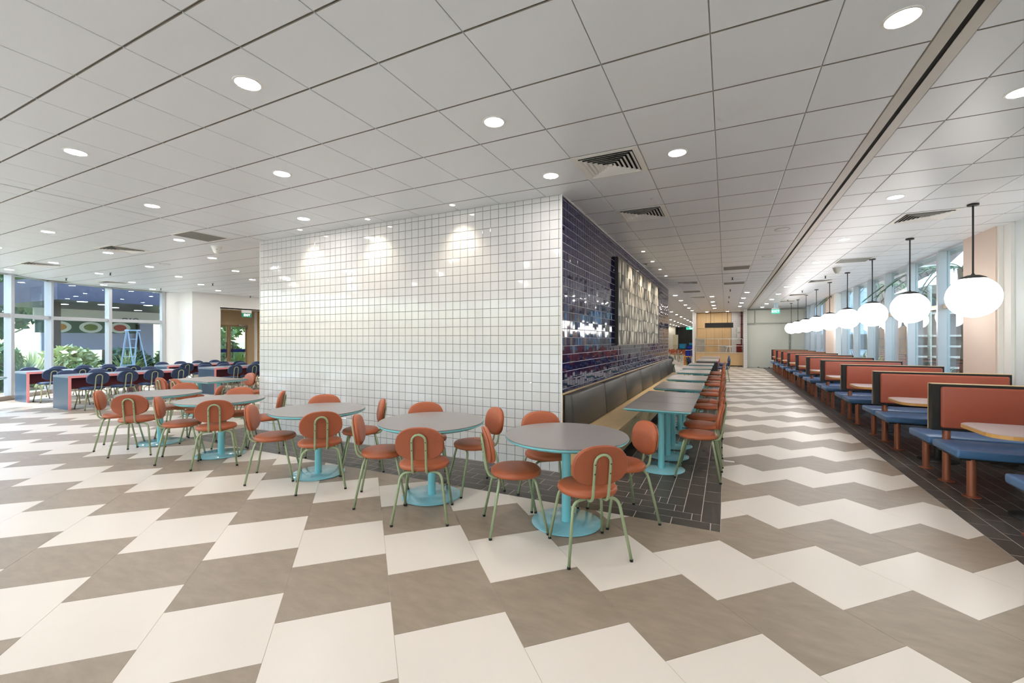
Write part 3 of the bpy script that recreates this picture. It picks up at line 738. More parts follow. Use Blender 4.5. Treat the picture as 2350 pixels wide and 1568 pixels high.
# ------------------------------------------------------------------ booths
BX0, BX1 = 2.0, 3.47
def make_booth():
    t = tag(empty('booth_bench'), '', 'bench', 'back-to-back booth benches')
    W = BX1 - BX0
    MB().box(0, -.05, .545, W, .05, 1.040).build('back_frame', [BLACKF], t, bevel=.004, segs=1)
    MB().box(-.004, .038, .545, .0, .05, 1.046).build('edge_strip', [OAK], t); MB().box(0, -.045, 1.04, W, .045, 1.046).build('edge_strip', [OAK], t)
    for s_, n_ in ((-1, 'near'), (1, 'far')):
        MB().box(.068, s_ * .045, .575, W - .03, s_ * .085, 1.015).build('back_cushion', [BOOTHO], t, 'all', .022, 3)
        MB().box(0, s_ * .045, .375, W, s_ * .62, .455).build('seat', [BOOTHB], t, 'all', .022, 3)
        MB().box(.04, s_ * .08, .35, W, s_ * .56, .377).build('seat_board', [BLACKF], t)
    for x in (.135, W - .25):
        for y, z1 in ((-.53, .36), (0, .56), (.53, .36)):
            p = MB().lathe([(.0, .006), (.034, .006), (.034, z1), (0, z1)], 16, (x, y, 0)).build('post', [COPPER], t, True)
            MB().lathe([(0, 0), (.068, 0), (.068, .006), (.062, .008), (0, .008)], 16, (x, y, 0)).build('foot_plate', [COPPER], p, True)
    return t
booth = make_booth(); fbo = []
for i in range(11):
    y = 4.24 + 2.02 * i
    lb = 'booth bench cut by the right edge, only a blue seat corner showing' if i == 0 else '%s back-to-back orange and blue booth bench from the front' % ORD[i]
    clone(booth, fbo, (BX0, y, 0), 0, lb)
def make_booth_table():
    t = tag(empty('booth_table'), '', 'table', 'booth tables'); x0, x1, b = -.04, 1.45, .34; poly = []
    for cx, cy, a0 in ((x0 + .16, -b + .16, 180), (x1 - .02, -b + .02, 270), (x1 - .02, b - .02, 0), (x0 + .16, b - .16, 90)):
        r = .16 if cx < .5 else .02
        for k in range(7): a = R(a0 + 15 * k); poly.append((cx + r * math.cos(a), cy + r * math.sin(a)))
    sm = lambda q, s_: [((x - .7) * s_ + .7, y * s_) for x, y in q]
    MB().prism(poly, .705, .735).build('edge_band', [mat('oak_edge', (222, 168, 96), .4, var=(8, .08))], t)
    MB().prism(sm(poly, .994), .7345, .738).build('tabletop', [mat('lilac_laminate', (184, 166, 164), .3)], t)
    for x in (.40, 1.08):
        MB().lathe([(0, .016), (.04, .016), (.04, .70), (0, .70)], 16, (x, 0, 0)).build('pole', [BLACKF], t, True)
        MB().lathe([(0, 0), (.2, 0), (.2, .006), (.18, .013), (.05, .02), (0, .02)], 28, (x, 0, 0)).build('base', [BLACKF], t, True)
    return t
btab = make_booth_table(); fbt = []
for i in range(11):
    y = 5.25 + 2.02 * i
    if y > 25: break
    clone(btab, fbt, (BX0, y, 0), 0, '%s booth table from the front, lilac top with an oak edge' % ORD[i + 1])
# ------------------------------------------------------------------ pendant lamps
def make_pendant():
    t = tag(empty('pendant_lamp'), '', 'lamp', 'white globe pendants over the booth tables'); zc = -1.14; rr = .25
    MB().lathe([(0, -.022), (.052, -.022), (.055, -.019), (.055, 0), (0, 0)], 24).build('canopy', [BLACKF], t, True)
    MB().tube([(0, 0, -.02), (0, 0, zc + .27)], .0095, 10).build('rod', [BLACKF], t, True)
    MB().lathe([(.0, zc + .285), (.016, zc + .285), (.018, zc + .272), (.06, zc + .266), (.115, zc + .24), (.128, zc + .225), (.122, zc + .222), (0, zc + .24)][::-1], 28).build('cap', [BLACKF], t, True)
    pr = [(rr * math.sin(math.pi * k / 18), zc - rr * math.cos(math.pi * k / 18)) for k in range(19)]
    MB().lathe(pr, 32).build('globe', [GLOBEM], t, 'all')
    return t
pend = make_pendant(); fpn = []
for i in range(11):
    y = 5.25 + 2.015 * i
    lb = '%s white globe pendant from the front, on a black rod' % ORD[max(i, 1)] if i else 'white globe pendant over the nearest booth table, outside the right edge'
    if y < 26 and i <= 9 and i > 0: clone(pend, fpn, (2.725 - .004 * i, y, CEIL), 0, lb)
# ------------------------------------------------------------------ ceiling downlights
def make_down(r, name, m, ring):
    t = tag(empty(name), '', 'ceiling light')
    MB().lathe([(r, -.0045), (r + ring, -.004), (r + ring + .003, 0), (r, .0), (r, -.0045)], 32, caps=False).build('trim_ring', [TRIMW], t, True)
    MB().add([(r * math.cos(2 * math.pi * k / 28), r * math.sin(2 * math.pi * k / 28), -.003) for k in range(28)], [tuple(range(28))[::-1]]).build('lens', [m], t)
    return t
dl = make_down(.073, 'recessed_downlight', LAMPM, .012); fdl = []
FRONT = [(.82, 2.9), (-.385, 4.11), (-1.585, 2.91), (-1.588, 4.12), (-2.78, 1.768), (-3.985, 2.88), (-5.165, 1.742), (-5.2, 4.085), (-6.385, 2.86)]
for i, (x, y) in enumerate(sorted(FRONT, key=lambda p: -p[0])):
    clone(dl, fdl, (x, y, CEIL), 0, '%s recessed downlight, counting right to left, on the ceiling before the tiled block' % ORD[i + 1], 'downlights before the tiled block')
BEHIND = [(.82, .5), (-1.585, .5), (-3.985, .5), (-6.385, .5), (-.385, -1.9), (-2.785, -1.9), (-5.185, -1.9),
          (-5.185, -3.1), (-8.18, -.7), (-9.38, .5), (-8.18, 1.7), (-10.58, 1.7), (-11.78, .5), (-12.98, 1.7), (-10.58, -.7), (-11.78, 2.9), (2.3, 1.7), (2.3, -.7), (-12.98, 8.78), (-11.78, 9.97), (-14.18, 9.97), (-15.38, 11.1), (-10.58, 8.78), (-9.38, 7.6), (-12.98, 11.1)]  # unseen lamps assumed out of frame, added for fill light
for i, (x, y) in enumerate(BEHIND): clone(dl, fdl, (x, y, CEIL), 0, '%s recessed downlight out of the picture, behind the camera or the tiled block' % ORD[i + 1], 'downlights out of the picture')
LEFT = [(-9.36, 2.84), (-8.17, 4.04), (-10.58, 4.03), (-9.36, 5.22), (-13.0, 4.03), (-11.75, 5.21), (-10.63, 6.46), (-14.12, 5.2), (-11.75, 7.6), (-12.93, 6.38), (-15.41, 6.41), (-14.16, 7.58), (-15.4, 8.78), (-16.9, 7.58), (-15.24, 3.97), (-16.9, 6.33)]
for i, (x, y) in enumerate(sorted(LEFT, key=lambda p: p[0] ** 2 + p[1] ** 2)):
    clone(dl, fdl, (x, y, CEIL), 0, '%s nearest recessed downlight on the ceiling of the left room' % ORD[i + 1], 'downlights of the left room')
for i in range(10):
    clone(dl, fdl, (1.785 - .01 * i, 4.12 + 2.385 * i, CEIL), 0, '%s recessed downlight from the front beside the globe pendants' % ORD[i + 1], 'downlights beside the pendants')
FAR = [(-1.69, 17.3), (-1.70, 19.7), (-1.72, 22.3), (-1.72, 24.5), (-1.72, 26.8), (-.47, 18.4), (-.5, 21.0), (-.51, 23.2), (-.52, 25.4), (.68, 17.3), (.64, 19.6), (.65, 22.1), (.64, 24.4)]
for i, (x, y) in enumerate(FAR):
    rw, k = ((0, i) if i < 5 else (1, i - 5) if i < 9 else (2, i - 9))
    clone(dl, fdl, (x, y, CEIL), 0, '%s downlight from the front in the %s row before the kiosk' % (ORD[k + 1], ('left', 'middle', 'right')[rw]), 'downlights before the kiosk')
k = 0
for rw, x in enumerate((-2.9, -4.1, -5.3, -6.5)):
    for j in range(11):
        y = 27.5 + 3.1 * j + (1.5 if rw % 2 else 0)
        if y < 61: clone(dl, fdl, (x, y, CEIL), 0, '%s downlight from the front, %s row of the far hall' % (ORD[j + 1], ORD[rw + 1]), 'downlights of the far hall')
for i, (x, y) in enumerate(((1.7, 27.6), (2.9, 28.4), (1.9, 29.3))): clone(dl, fdl, (x, y, CEIL), 0, '%s unseen downlight added behind the frosted glass' % ORD[i + 1], 'added downlights behind the frosted glass')  # unseen lamps added to light the frosted panes from behind
for i, (x, y) in enumerate(((-1.0, 28.5), (.1, 28.5))): clone(dl, fdl, (x, y, CEIL), 0, '%s added downlight over the kiosk work area' % ('left', 'right')[i], 'added downlights over the kiosk')  # unseen lamps added to brighten the kiosk
sp = make_down(.032, 'recessed_spotlight', SPOTM, .014); fsp = []
SPOTS = [((-3.02, 4.47), 'white'), ((-4.42, 4.48), 'white'), ((-5.76, 4.46), 'white')] + [((-1.39, 8.42 + 1.16 * k), 'blue') for k in range(4)]
spot_list = []
for i, ((x, y), w) in enumerate(SPOTS):
    j = i + 1 if w == 'white' else i - 2
    o = clone(sp, fsp, (x, y, CEIL), 0, '%s small spotlight %s' % (ORD[j], 'from the right above the white tiled wall' if w == 'white' else 'from the front along the blue tiled wall'), 'spotlights along the tiled walls')
    spot_list.append((o, w))
for o, w in spot_list:
    l = bpy.data.lights.new('spot_beam', 'SPOT'); l.energy = 26 if w == 'white' else 60; l.spot_size = R(96); l.spot_blend = 1.0; l.shadow_soft_size = .03; l.color = (1, .88, .72)
    lo = bpy.data.objects.new('spot_beam', l); COL.objects.link(lo); lo.parent = o; lo.location = (0, 0, -.02); lo.rotation_euler = (R(8) if w == 'white' else 0, 0, 0)
# ------------------------------------------------------------------ vents, sprinklers, discs
def make_diffuser():
    t = tag(empty('air_diffuser'), '', 'air vent', 'square louvred air diffusers'); a = .297
    MB().box(-a, -a, -.006, a, -a + .05, -.0005).box(-a, a - .05, -.006, a, a, -.0005).box(-a, -a + .05, -.006, -a + .05, a - .05, -.0005).box(a - .05, -a + .05, -.006, a, a - .05, -.0005).build('frame', [TRIMW], t)
    MB().box(-a + .05, -a + .05, -.0025, a - .05, a - .05, -.001).build('throat', [BLACK], t)
    for k in range(6):
        s0 = .245 - .038 * k; s1 = s0 - .024; m = MB(); vs_ = []
        for s_, z in ((s0, -.019), (s1, -.0035), (s1 - .003, -.003), (s0 - .004, -.019)): vs_ += [(-s_, -s_, z), (s_, -s_, z), (s_, s_, z), (-s_, s_, z)]
        m.add(vs_, [(j * 4 + i, j * 4 + (i + 1) % 4, ((j + 1) % 4) * 4 + (i + 1) % 4, ((j + 1) % 4) * 4 + i) for j in range(4) for i in range(4)]); m.build('louvre', [TRIMW], t)
    MB().box(-.018, -.018, -.02, .018, .018, -.003).build('core', [TRIMW], t)
    return t
df = make_diffuser(); fdf = []
for x, y, lb in ((-.978, 4.1, 'square louvred diffuser nearest the blue-tiled corner'), (-.978, 5.9, 'second square louvred diffuser along the blue tiled wall'), (-.978, 13.7, 'square louvred diffuser past the ceiling joint near the end of the blue wall'),
                 (-.978, 18.5, 'farthest square louvred diffuser in the corridor'), (2.395, 7.7, 'square louvred diffuser by the first globe pendant'), (2.395, 14.9, 'second square louvred diffuser above the booths'),
                 (2.395, 19.1, 'third square louvred diffuser above the booths'), (2.395, 22.1, 'fourth square louvred diffuser above the booths'), (-9.97, 4.0, 'nearest square louvred diffuser in the left room'),
                 (-13.57, 4.0, 'square louvred diffuser near the left window'), (-16.0, 6.2, 'square louvred diffuser close to the window mullions')):
    clone(df, fdf, (x, y, CEIL), 0, lb)
def make_return():
    t = tag(empty('return_grille'), '', 'air vent', 'grey return air grilles'); a = .297; GR = mat('grille_grey', (150, 148, 138), .5)
    MB().box(-a, -a, -.006, a, -a + .03, -.0005).box(-a, a - .03, -.006, a, a, -.0005).box(-a, -a + .03, -.006, -a + .03, a - .03, -.0005).box(a - .03, -a + .03, -.006, a, a - .03, -.0005).build('frame', [TRIMW], t)
    m = MB()
    for k in range(30): m.box(-a + .03, -a + .032 + k * .0178, -.006, a - .03, -a + .043 + k * .0178, -.002)
    m.build('slats', [GR], t); MB().box(-a + .03, -a + .03, -.0018, a - .03, a - .03, -.0008).build('filter', [BLACKF], t)
    return t
rg = make_return(); frg = []
for x, y, lb in ((.225, 11.3, 'grey return grille before the ceiling joint in the corridor'), (.225, 14.3, 'grey return grille past the ceiling joint in the corridor'), (-1.05, 16.2, 'grey return grille near the end of the blue wall'),
                 (2.395, 11.3, 'grey return grille above the booths'), (-7.58, 4.05, 'grey return grille left of the white tiled wall')):
    clone(rg, frg, (x, y, CEIL), 0, lb)
def make_sprinkler():
    t = tag(empty('sprinkler'), '', 'sprinkler', 'ceiling sprinklers')
    MB().lathe([(0, -.006), (.03, -.006), (.035, -.001), (0, -.001)], 16).build('escutcheon', [STEEL], t, True)
    MB().tube([(0, 0, -.005), (0, 0, -.06)], .012, 8).build('body', [BLACKF], t, True)
    MB().lathe([(0, -.066), (.028, -.066), (.03, -.062), (0, -.06)], 12).build('deflector', [BLACKF], t, True)
    return t
sk = make_sprinkler(); fsk = []
SPR = [(.164, 13.0), (.14, 16.1), (.12, 18.7), (.12, 21.1)], [(2.335, 13.75), (2.335, 17.55), (2.335, 21.35)], [(-13.7, 5.26), (-15.99, 5.2), (-13.6, 7.6), (-16.4, 7.58), (-16.2, 10.4)]
for grp, w in zip(SPR, ('in the corridor ceiling', 'above the booths', 'in the left room')):
    for i, (x, y) in enumerate(grp): clone(sk, fsk, (x, y, CEIL), 0, '%s dark sprinkler head %s' % (ORD[i + 1], w))
def make_disc():
    t = tag(empty('ceiling_speaker'), '', 'speaker', 'flush ceiling speakers')
    MB().lathe([(0, -.004), (.085, -.004), (.09, -.001), (0, -.001)], 28).build('grille', [CEILM], t, True)
    MB().lathe([(.09, -.001), (.09, -.006), (.1, -.006), (.102, -.001)], 28, caps=False).build('rim', [BEIGEMETAL], t, True)
    return t
dk = make_disc(); fdk = []
for x, y, lb in ((.765, 7.65, 'flush round ceiling speaker by the ceiling channel, nearer one'), (.75, 10.0, 'flush round ceiling speaker by the ceiling channel, farther one'), (-11.05, 5.18, 'flush round ceiling speaker in the left room'), (2.9, 5.4, 'flush round speaker near the right edge of the ceiling')):
    clone(dk, fdk, (x, y, CEIL), 0, lb)
for x, y, lb, n_ in ((2.32, 12.36, 'beige dome speaker hanging under the ceiling above the booths', 'dome_speaker'), (-8.15, 4.62, 'white dome camera on the ceiling left of the tiled wall', 'dome_camera')):
    t = tag(empty(n_, (x, y, CEIL)), lb, 'speaker' if 'sp' in n_ else 'camera')
    MB().lathe([(0, -.014), (.085, -.014), (.09, 0), (0, 0)][::1], 24).build('mount', [BEIGEMETAL if 'sp' in n_ else TRIMW], t, True)
    MB().lathe([(0, -.13), (.03, -.125), (.055, -.09), (.08, -.014)], 24).build('dome', [BEIGEMETAL if 'sp' in n_ else TRIMW], t, True)
    MB().lathe([(.0, -.004), (.012, 0), (0, .004)], 12, (.06, -.03, -.06)).build('sensor', [BLACK], t)
# ------------------------------------------------------------------ exit signs
def text_mesh(body, size, name, m, parent, loc, rot, extrude=.001, bold=.0):
    cu = bpy.data.curves.new(name, 'FONT'); cu.body = body; cu.size = size; cu.extrude = extrude; cu.offset = bold; cu.align_x = 'CENTER'; cu.align_y = 'CENTER'
    tmp = bpy.data.objects.new(name, cu); COL.objects.link(tmp)
    me = bpy.data.meshes.new_from_object(tmp.evaluated_get(bpy.context.evaluated_depsgraph_get())); bpy.data.objects.remove(tmp)
    me.materials.clear(); me.materials.append(m)
    return link(name, me, parent, loc, rot)
EXG = emit('exit_green_dark', (.02, .17, .10), 1.0); EXB = emit('exit_green_bright', (.05, .62, .42), 1.0); EXW = emit('exit_white', (1, 1, 1), 1.6)
def exit_sign(loc, rz, w, h, m, label, mount):
    t = tag(empty('exit_sign', loc, rz), label, 'sign')
    MB().box(-w / 2, -.02, -h / 2, w / 2, .02, h / 2).build('panel', [m], t, bevel=.003, segs=1)
    text_mesh('EXIT', h * .78, 'lettering', EXW, t, (0, -.0215, 0), (R(90), 0, 0), .0008, h * .012)
    if mount == 'lintel': MB().box(-w / 2, -.02, h / 2, w / 2, .03, h / 2 + .12).build('housing', [TRIMW], t)
    else:
        MB().box(-w * .62, -.05, h / 2 + .05, w * .62, .05, h / 2 + .065).build('tray', [STEEL], t)
        MB().box(-w * .2, -.04, h / 2 + .065, w * .3, .04, CEIL - loc[2]).build('housing', [mat('pale_blue_box', (196, 222, 236), .4)], t)
        MB().box(-w * .45, -.015, h / 2, w * .45, .015, h / 2 + .05).build('bracket', [STEEL], t)
exit_sign((-16.50, 10.45, 2.455), R(90), .37, .155, EXG, 'green EXIT sign on the lintel above the glass doors', 'lintel')
exit_sign((2.045, 23.0, 2.80), 0, .33, .19, EXB, 'bright green EXIT sign hanging before the frosted glass wall', 'hang')
exit_sign((-3.9, 60.0, 2.95), 0, 1.3, .3, EXB, 'tiny green EXIT sign at the far end of the hall', 'hang')
# ------------------------------------------------------------------ far hall: column, stacked things
struct(MB().box(-6.75, 60.5, 0, -5.9, 61.6, CEIL).build('wall_hall_column', [mat('cream_column', (244, 236, 214), .5)]))
cb = tag(empty('beige_cabinet', (-4.35, 45, 0)), 'tall beige cabinet beside the white column in the far hall', 'cabinet')
MB().box(-.25, -.2, 0, .2, .2, 2.0).build('body', [mat('beige_board', (206, 196, 168), .5)], cb, bevel=.01); MB().box(-.23, -.21, .1, .18, -.2, 1.0).build('door', [mat('beige_door', (190, 178, 150), .5)], cb)
BLUEC = mat('blue_crate', (16, 60, 190), .4); TURQ = mat('turquoise_bin', (30, 150, 200), .4)
def crate(loc, w, d, h, m, label, rim):
    t = tag(empty('storage_crate', loc), label, 'crate', 'crates in the far hall')
    MB().box(-w / 2, -d / 2, 0, w / 2, -d / 2 + .02, h).box(-w / 2, d / 2 - .02, 0, w / 2, d / 2, h).box(-w / 2, -d / 2, 0, -w / 2 + .02, d / 2, h).box(w / 2 - .02, -d / 2, 0, w / 2, d / 2, h).box(-w / 2, -d / 2, 0, w / 2, d / 2, .02).build('body', [m], t)
    MB().box(-w / 2 - .015, -d / 2 - .015, h - .04, w / 2 + .015, -d / 2, h).box(-w / 2 - .015, d / 2, h - .04, w / 2 + .015, d / 2 + .015, h).box(-w / 2 - .015, -d / 2, h - .04, -w / 2, d / 2, h).box(w / 2, -d / 2, h - .04, w / 2 + .015, d / 2, h).build('rim', [rim], t)
GREYC = mat('pale_crate_rim', (210, 216, 226), .5)
tb = tag(empty('trestle_table', (-2.2, 31.6, 0)), 'dark trestle table under the blue crates in the far hall', 'table')
MB().box(-.75, -.4, .84, .55, .4, .88).build('tabletop', [mat('trestle_top', (120, 60, 44), .5)], tb)
for x in (-.68, .48):
    for y in (-.34, .34): MB().tube([(x, y, 0), (x, y, .84)], .02, 8).build('leg', [STEEL], tb, True)
crate((-2.02, 31.6, .88), .62, .5, .22, BLUEC, 'blue crate lying on the trestle table in the far hall', BLUEC)
crate((-2.0, 31.6, 1.10), .40, .4, .20, TURQ, 'turquoise bin stacked on the blue crate', TURQ)
crate((-2.62, 31.6, .88), .42, .4, .36, TURQ, 'turquoise bin to the left of the blue crate', TURQ)
crate((-2.22, 31.0, .42), .30, .4, .42, BLUEC, 'blue crate with pale rim, left one under the table', GREYC); crate((-1.90, 31.0, .42), .26, .4, .46, BLUEC, 'blue crate with pale rim, right one under the table', GREYC)
crate((-2.08, 31.0, 0), .60, .4, .42, GREYC, 'grey crate on the floor carrying the two blue crates', GREYC)
bx_ = tag(empty('cardboard_box', (-2.06, 28.2, 0)), 'orange-brown cardboard box standing left of the kiosk counter', 'box')
MB().box(-.2, -.2, 0, .2, .2, .52).build('carton', [mat('cardboard', (206, 140, 60), .7, var=(4, .15))], bx_)
for s_ in (-1, 1): MB().add([(s_ * .2, -.2, .52), (s_ * .2, .2, .52), (s_ * .3, .2, .62), (s_ * .3, -.2, .62)], [(0, 1, 2, 3)]).build('flap', [MATS['cardboard']], bx_)
MB().box(-.1, -.203, .18, .1, -.2, .34).build('printed_label', [mat('print_red', (170, 40, 30), .6)], bx_)
GREENT = mat('green_tube', (80, 110, 96), .3, .3)
ch_g = make_chair('dining_chair', mat('dark_green_pad', (46, 60, 56), .5), mat('dark_green_back', (40, 54, 50), .5), GREENT, False); f_g = []
for k in range(3):
    clone(ch_g, f_g, (-2.15 + .02 * k, 19.6 - .28 * k, 0), R(195), '%s dark green chair behind the end of the black-backed bench' % ('farthest', 'middle', 'nearest')[k], 'dark green chairs past the bench')
for k in range(10):
    r_, c_ = divmod(k, 5)
    clone(ch_c, f_c, (-4.6 + .52 * c_ + .1 * r_, 36 + 2.2 * r_ - .7 * c_, .0), R(150 + 17 * k), '%s terracotta chair, left to right, in the %s row stored in the far hall' % (ORD[c_ + 1], ('nearer', 'farther')[r_]), 'chairs stored in the far hall')
# paper slip on the corridor floor
tag(MB().box(-.06, 0, .0002, .06, .06, .0012).build('paper_slip', [TRIMW]), 'small white paper slip lying on the corridor floor', 'paper').location = (.04, 6.02, 0)
# ------------------------------------------------------------------ outdoors, left: garden and a pavilion
GRASS = mat('lawn', (120, 130, 84), .9, var=(3, .3)); PAVE = mat('paving', (206, 200, 190), .8, var=(2, .08))
struct(MB().box(-400, -200, -.25, -18.0, 300, -.12).build('ground_garden', [GRASS]))
struct(MB().box(-18.5, -40, -.26, 30.0, -6.6, -.13).box(-18.5, -6.6, -.26, -18.0, 60, -.13).box(-18.0, -6.6, -.26, -12, 5, -.21).build('ground_apron', [PAVE]))
LEAFM = [mat('leaf_%d' % i, c, .45, var=(9, .25)) for i, c in enumerate(((104, 136, 76), (146, 168, 104), (84, 116, 84), (196, 206, 150)))]
def strap_bush(name, loc, n, h, spread, m, label, group, cat='plant'):
    t = tag(empty(name, loc), label, cat, group); mb = MB()
    for k in range(n):
        a = random.uniform(0, 2 * math.pi); ln = h * random.uniform(.7, 1.15); lean = random.uniform(.1, 1) * spread; w = .028 * random.uniform(.8, 1.6) * (h + .4)
        d = Vector((math.cos(a), math.sin(a), 0)); s_ = Vector((-d.y, d.x, 0)); P = []
        for j in range(6):
            u = j / 5; p = d * lean * u ** 1.4 * ln + Vector((0, 0, ln * (u - .45 * lean * u * u))); P.append((p, w * (1 - u ** 2) * (.5 + u)))
        vs_ = []
        for p, ww in P: vs_ += [p - s_ * ww, p + s_ * ww]
        mb.add(vs_, [(2 * j, 2 * j + 1, 2 * j + 3, 2 * j + 2) for j in range(5)])
    o = mb.build('foliage', [m], t); MB().tube([(0, 0, -.1), (0, 0, h * .3)], .05, 6).build('stem', [mat('bark', (96, 78, 60), .8)], t)
    return t
def tree(loc, h, r, m, label, group, n=900):
    t = tag(empty('tree', loc), label, 'tree', group); mb = MB()
    for k in range(n):
        v = Vector((random.gauss(0, 1), random.gauss(0, 1), random.gauss(0, 1))).normalized() * r * random.uniform(.5, 1) ** .5
        p = Vector((v.x, v.y, h * .62 + v.z * .9)); a = Vector((random.gauss(0, 1), random.gauss(0, 1), random.gauss(0, 1))).normalized() * r * .13; b = a.orthogonal().normalized() * r * .07
        mb.add([p - a, p + b, p + a, p - b], [(0, 1, 2, 3)])
    mb.build('crown', [m], t); MB().tube([(0, 0, -.2), (.05, 0, h * .3), (0, .05, h * .65)], [.14, .11, .06], 8).build('trunk', [MATS['bark'] if 'bark' in MATS else mat('bark', (96, 78, 60), .8)], t, True)
sp_l = [(x, y) for y0, x0 in ((-1.2, -16.2), (0.1, -17.0), (1.5, -17.6), (2.8, -18.4), (4.0, -18.8), (5.3, -19.1), (6.6, -19.2), (7.9, -19.2), (9.2, -19.3), (10.5, -19.3), (11.8, -19.2)) for x, y in ((x0, y0), (x0 - 1.6, y0 + .6))]
for i, (x, y) in enumerate(sp_l):
    strap_bush('garden_bush', (x, y, -.12), 130, random.uniform(.85, 1.3), .8, LEAFM[i % 4], '%s strap-leaved bush of the %s row outside the left windows' % (ORD[i // 2 + 1], ('front', 'rear')[i % 2]), 'bushes outside the left windows')
tr_l = [(-25.5, 1.2, 5.5, 1.9), (-31, 4.6, 7.5, 2.6), (-24, -4.0, 5, 1.9), (-31.5, 10.6, 8, 2.7), (-28.5, 22.5, 6, 2.2), (-36.5, 7, 8, 2.6), (-22.6, 21.2, 5, 1.8), (-33, 17, 8, 2.9), (-44, 2.5, 6.5, 3.0), (-43, 9.5, 6.5, 3.0), (-44, 16.5, 6.5, 3.0), (-42, 23.5, 6.5, 3.0), (-40, -4.5, 6.5, 3.0), (-37, 30, 6.5, 3.0)]
for i, (x, y, h, r) in enumerate(tr_l): tree((x, y, -.12), h, r, LEAFM[(i + 1) % 4], '%s leafy tree beyond the garden, %s the pavilion' % (ORD[i % 8 + 1], 'around' if i < 8 else 'far behind'), 'trees beyond the garden')
# pavilion with a dark soffit and round lamps
pv = tag(empty('garden_pavilion', (-25.0, 10.0, -.12)), 'open pavilion with dark ceiling and white fascia seen through the left windows', 'building')
SOFF = mat('dark_soffit', (66, 66, 88), .4, var=(1, .1))
MB().box(-2.6, -3.4, 3.05, 4.0, 8.5, 3.95).build('roof', [SOFF], pv)
MB().box(-2.3, -2.2, 2.45, -2.1, 3.4, 3.05).build('fascia', [mat('white_fascia', (244, 238, 232), .6)], pv)
MB().box(-2.2, -2.0, 1.15, -2.05, 1.4, 2.05).build('lilac_panel', [mat('lilac_panel_paint', (176, 180, 214), .5)], pv)
MB().box(-2.2, 1.5, 0, -1.9, 2.1, 2.45).build('lilac_post', [MATS['lilac_panel_paint']], pv)
MB().box(-2.1, 1.42, .6, -1.88, 1.5, 2.4).build('screen', [BLACK], pv)
MB().box(2.2, -3.05, 0, 2.42, -2.8, 3.05).build('column', [mat('brown_stone', (84, 70, 64), .7, var=(4, .3))], pv)
sgn = MB().box(-2.1, -2.2, 1.95, -2.02, 1.5, 2.5).build('menu_board', [mat('menu_green', (60, 96, 78), .5)], pv)
for k in range(3):
    q = MB().lathe([(0, 0), (.42, 0), (.42, .01), (0, .012)], 24, (0, 0, 0), 0, 1, .62).build('food_picture', [mat('plate_white', (238, 240, 232), .5)], sgn); q.location = (-2.02, -1.45 + 1.1 * k, 2.22); q.rotation_euler = (R(90), 0, R(90))
    q2 = MB().lathe([(0, .012), (.26, .012), (.2, .03), (0, .04)], 20, (0, 0, 0), 0, 1, .6).build('food', [mat(('food_orange', 'food_green', 'food_red')[k], ((214, 150, 70), (120, 140, 60), (196, 70, 56))[k], .6)], q)
text_mesh('OIO', .42, 'lettering', mat('sign_ink', (60, 64, 110), .6), pv, (-2.08, 1.2, 2.56), (R(90), 0, R(90)), .01)
for i, (x, y) in enumerate([(3.6, -2.6), (3.7, -.6), (3.5, 1.6), (2.5, -1.6), (2.3, .6), (1.4, -2.4), (.9, -.6), (1.0, 2.6), (2.6, 3.4), (-.4, .8), (-.9, -2.0)]):
    MB().lathe([(0, 3.035), (.14, 3.035), (.15, 3.05), (0, 3.05)], 20, (x, y, 0)).build('round_lamp', [emit('pavilion_lamp', (1, .97, .92), 4)], pv)
lp = MB().lathe([(.16, 0), (.14, .02), (.03, .2), (.015, .26), (0, .26)][::-1], 18, (3.2, -1.7, 2.35)).build('hanging_shade', [mat('shade_grey', (120, 114, 110), .5)], pv, True)
MB().tube([(3.2, -1.7, 2.6), (3.2, -1.7, 3.05)], .01, 6).build('cable', [BLACK], lp)
# ladder leaning outside the window
ld = tag(empty('step_ladder', (-18.15, 7.55, -.12), R(15)), 'aluminium step ladder standing outside the left window by the white wall', 'ladder')
ALL = mat('ladder_blue', (150, 180, 214), .3, .4)
for s_ in (-1, 1):
    MB().tube([(-.30, s_ * .24, 0), (.0, s_ * .17, 1.95)], .022, 6).build('rail', [ALL], ld); MB().tube([(.5, s_ * .24, 0), (.06, s_ * .17, 1.9)], .018, 6).build('rail', [ALL], ld)
for k in range(6):
    u = (k + .6) / 6.6; MB().box(-.30 + .30 * u - .03, -.24 + .07 * u, 1.95 * u - .01, -.30 + .30 * u + .05, .24 - .07 * u, 1.95 * u + .01).build('tread', [ALL], ld)
MB().box(-.06, -.19, 1.93, .12, .19, 1.98).build('top_cap', [ALL], ld)
# ------------------------------------------------------------------ outdoors, right: shaded court
struct(MB().box(3.9, -10, -.3, 200, 300, -.12).build('ground_court', [mat('court_paving', (150, 146, 138), .8, var=(2, .1))]))
rb = tag(empty('court_building', (6.3, 22.0, -.12)), 'dim building with horizontal ledges across the court outside the right windows', 'building')
BRN = mat('court_wall', (126, 110, 106), .8, var=(.8, .12))
MB().box(0, 0, 0, 7, 4.5, 7.5).build('wall', [BRN], rb)
for z in (.55, .95, 1.35, 1.75, 2.6, 3.4, 4.4, 5.4): MB().box(.1, -.28, z, 6.9, 0, z + .07).build('ledge', [mat('court_ledge', (186, 182, 176), .7)], rb)
for k in range(5): MB().box(.2 + 1.35 * k, -.03, 2.75, 1.2 + 1.35 * k, .0, 3.3).build('window', [mat('court_window', (70, 84, 92), .1)], rb)
cn = tag(empty('tension_canopy', (6.9, 18.2, 0)), 'white tent canopy beyond the right windows', 'canopy')
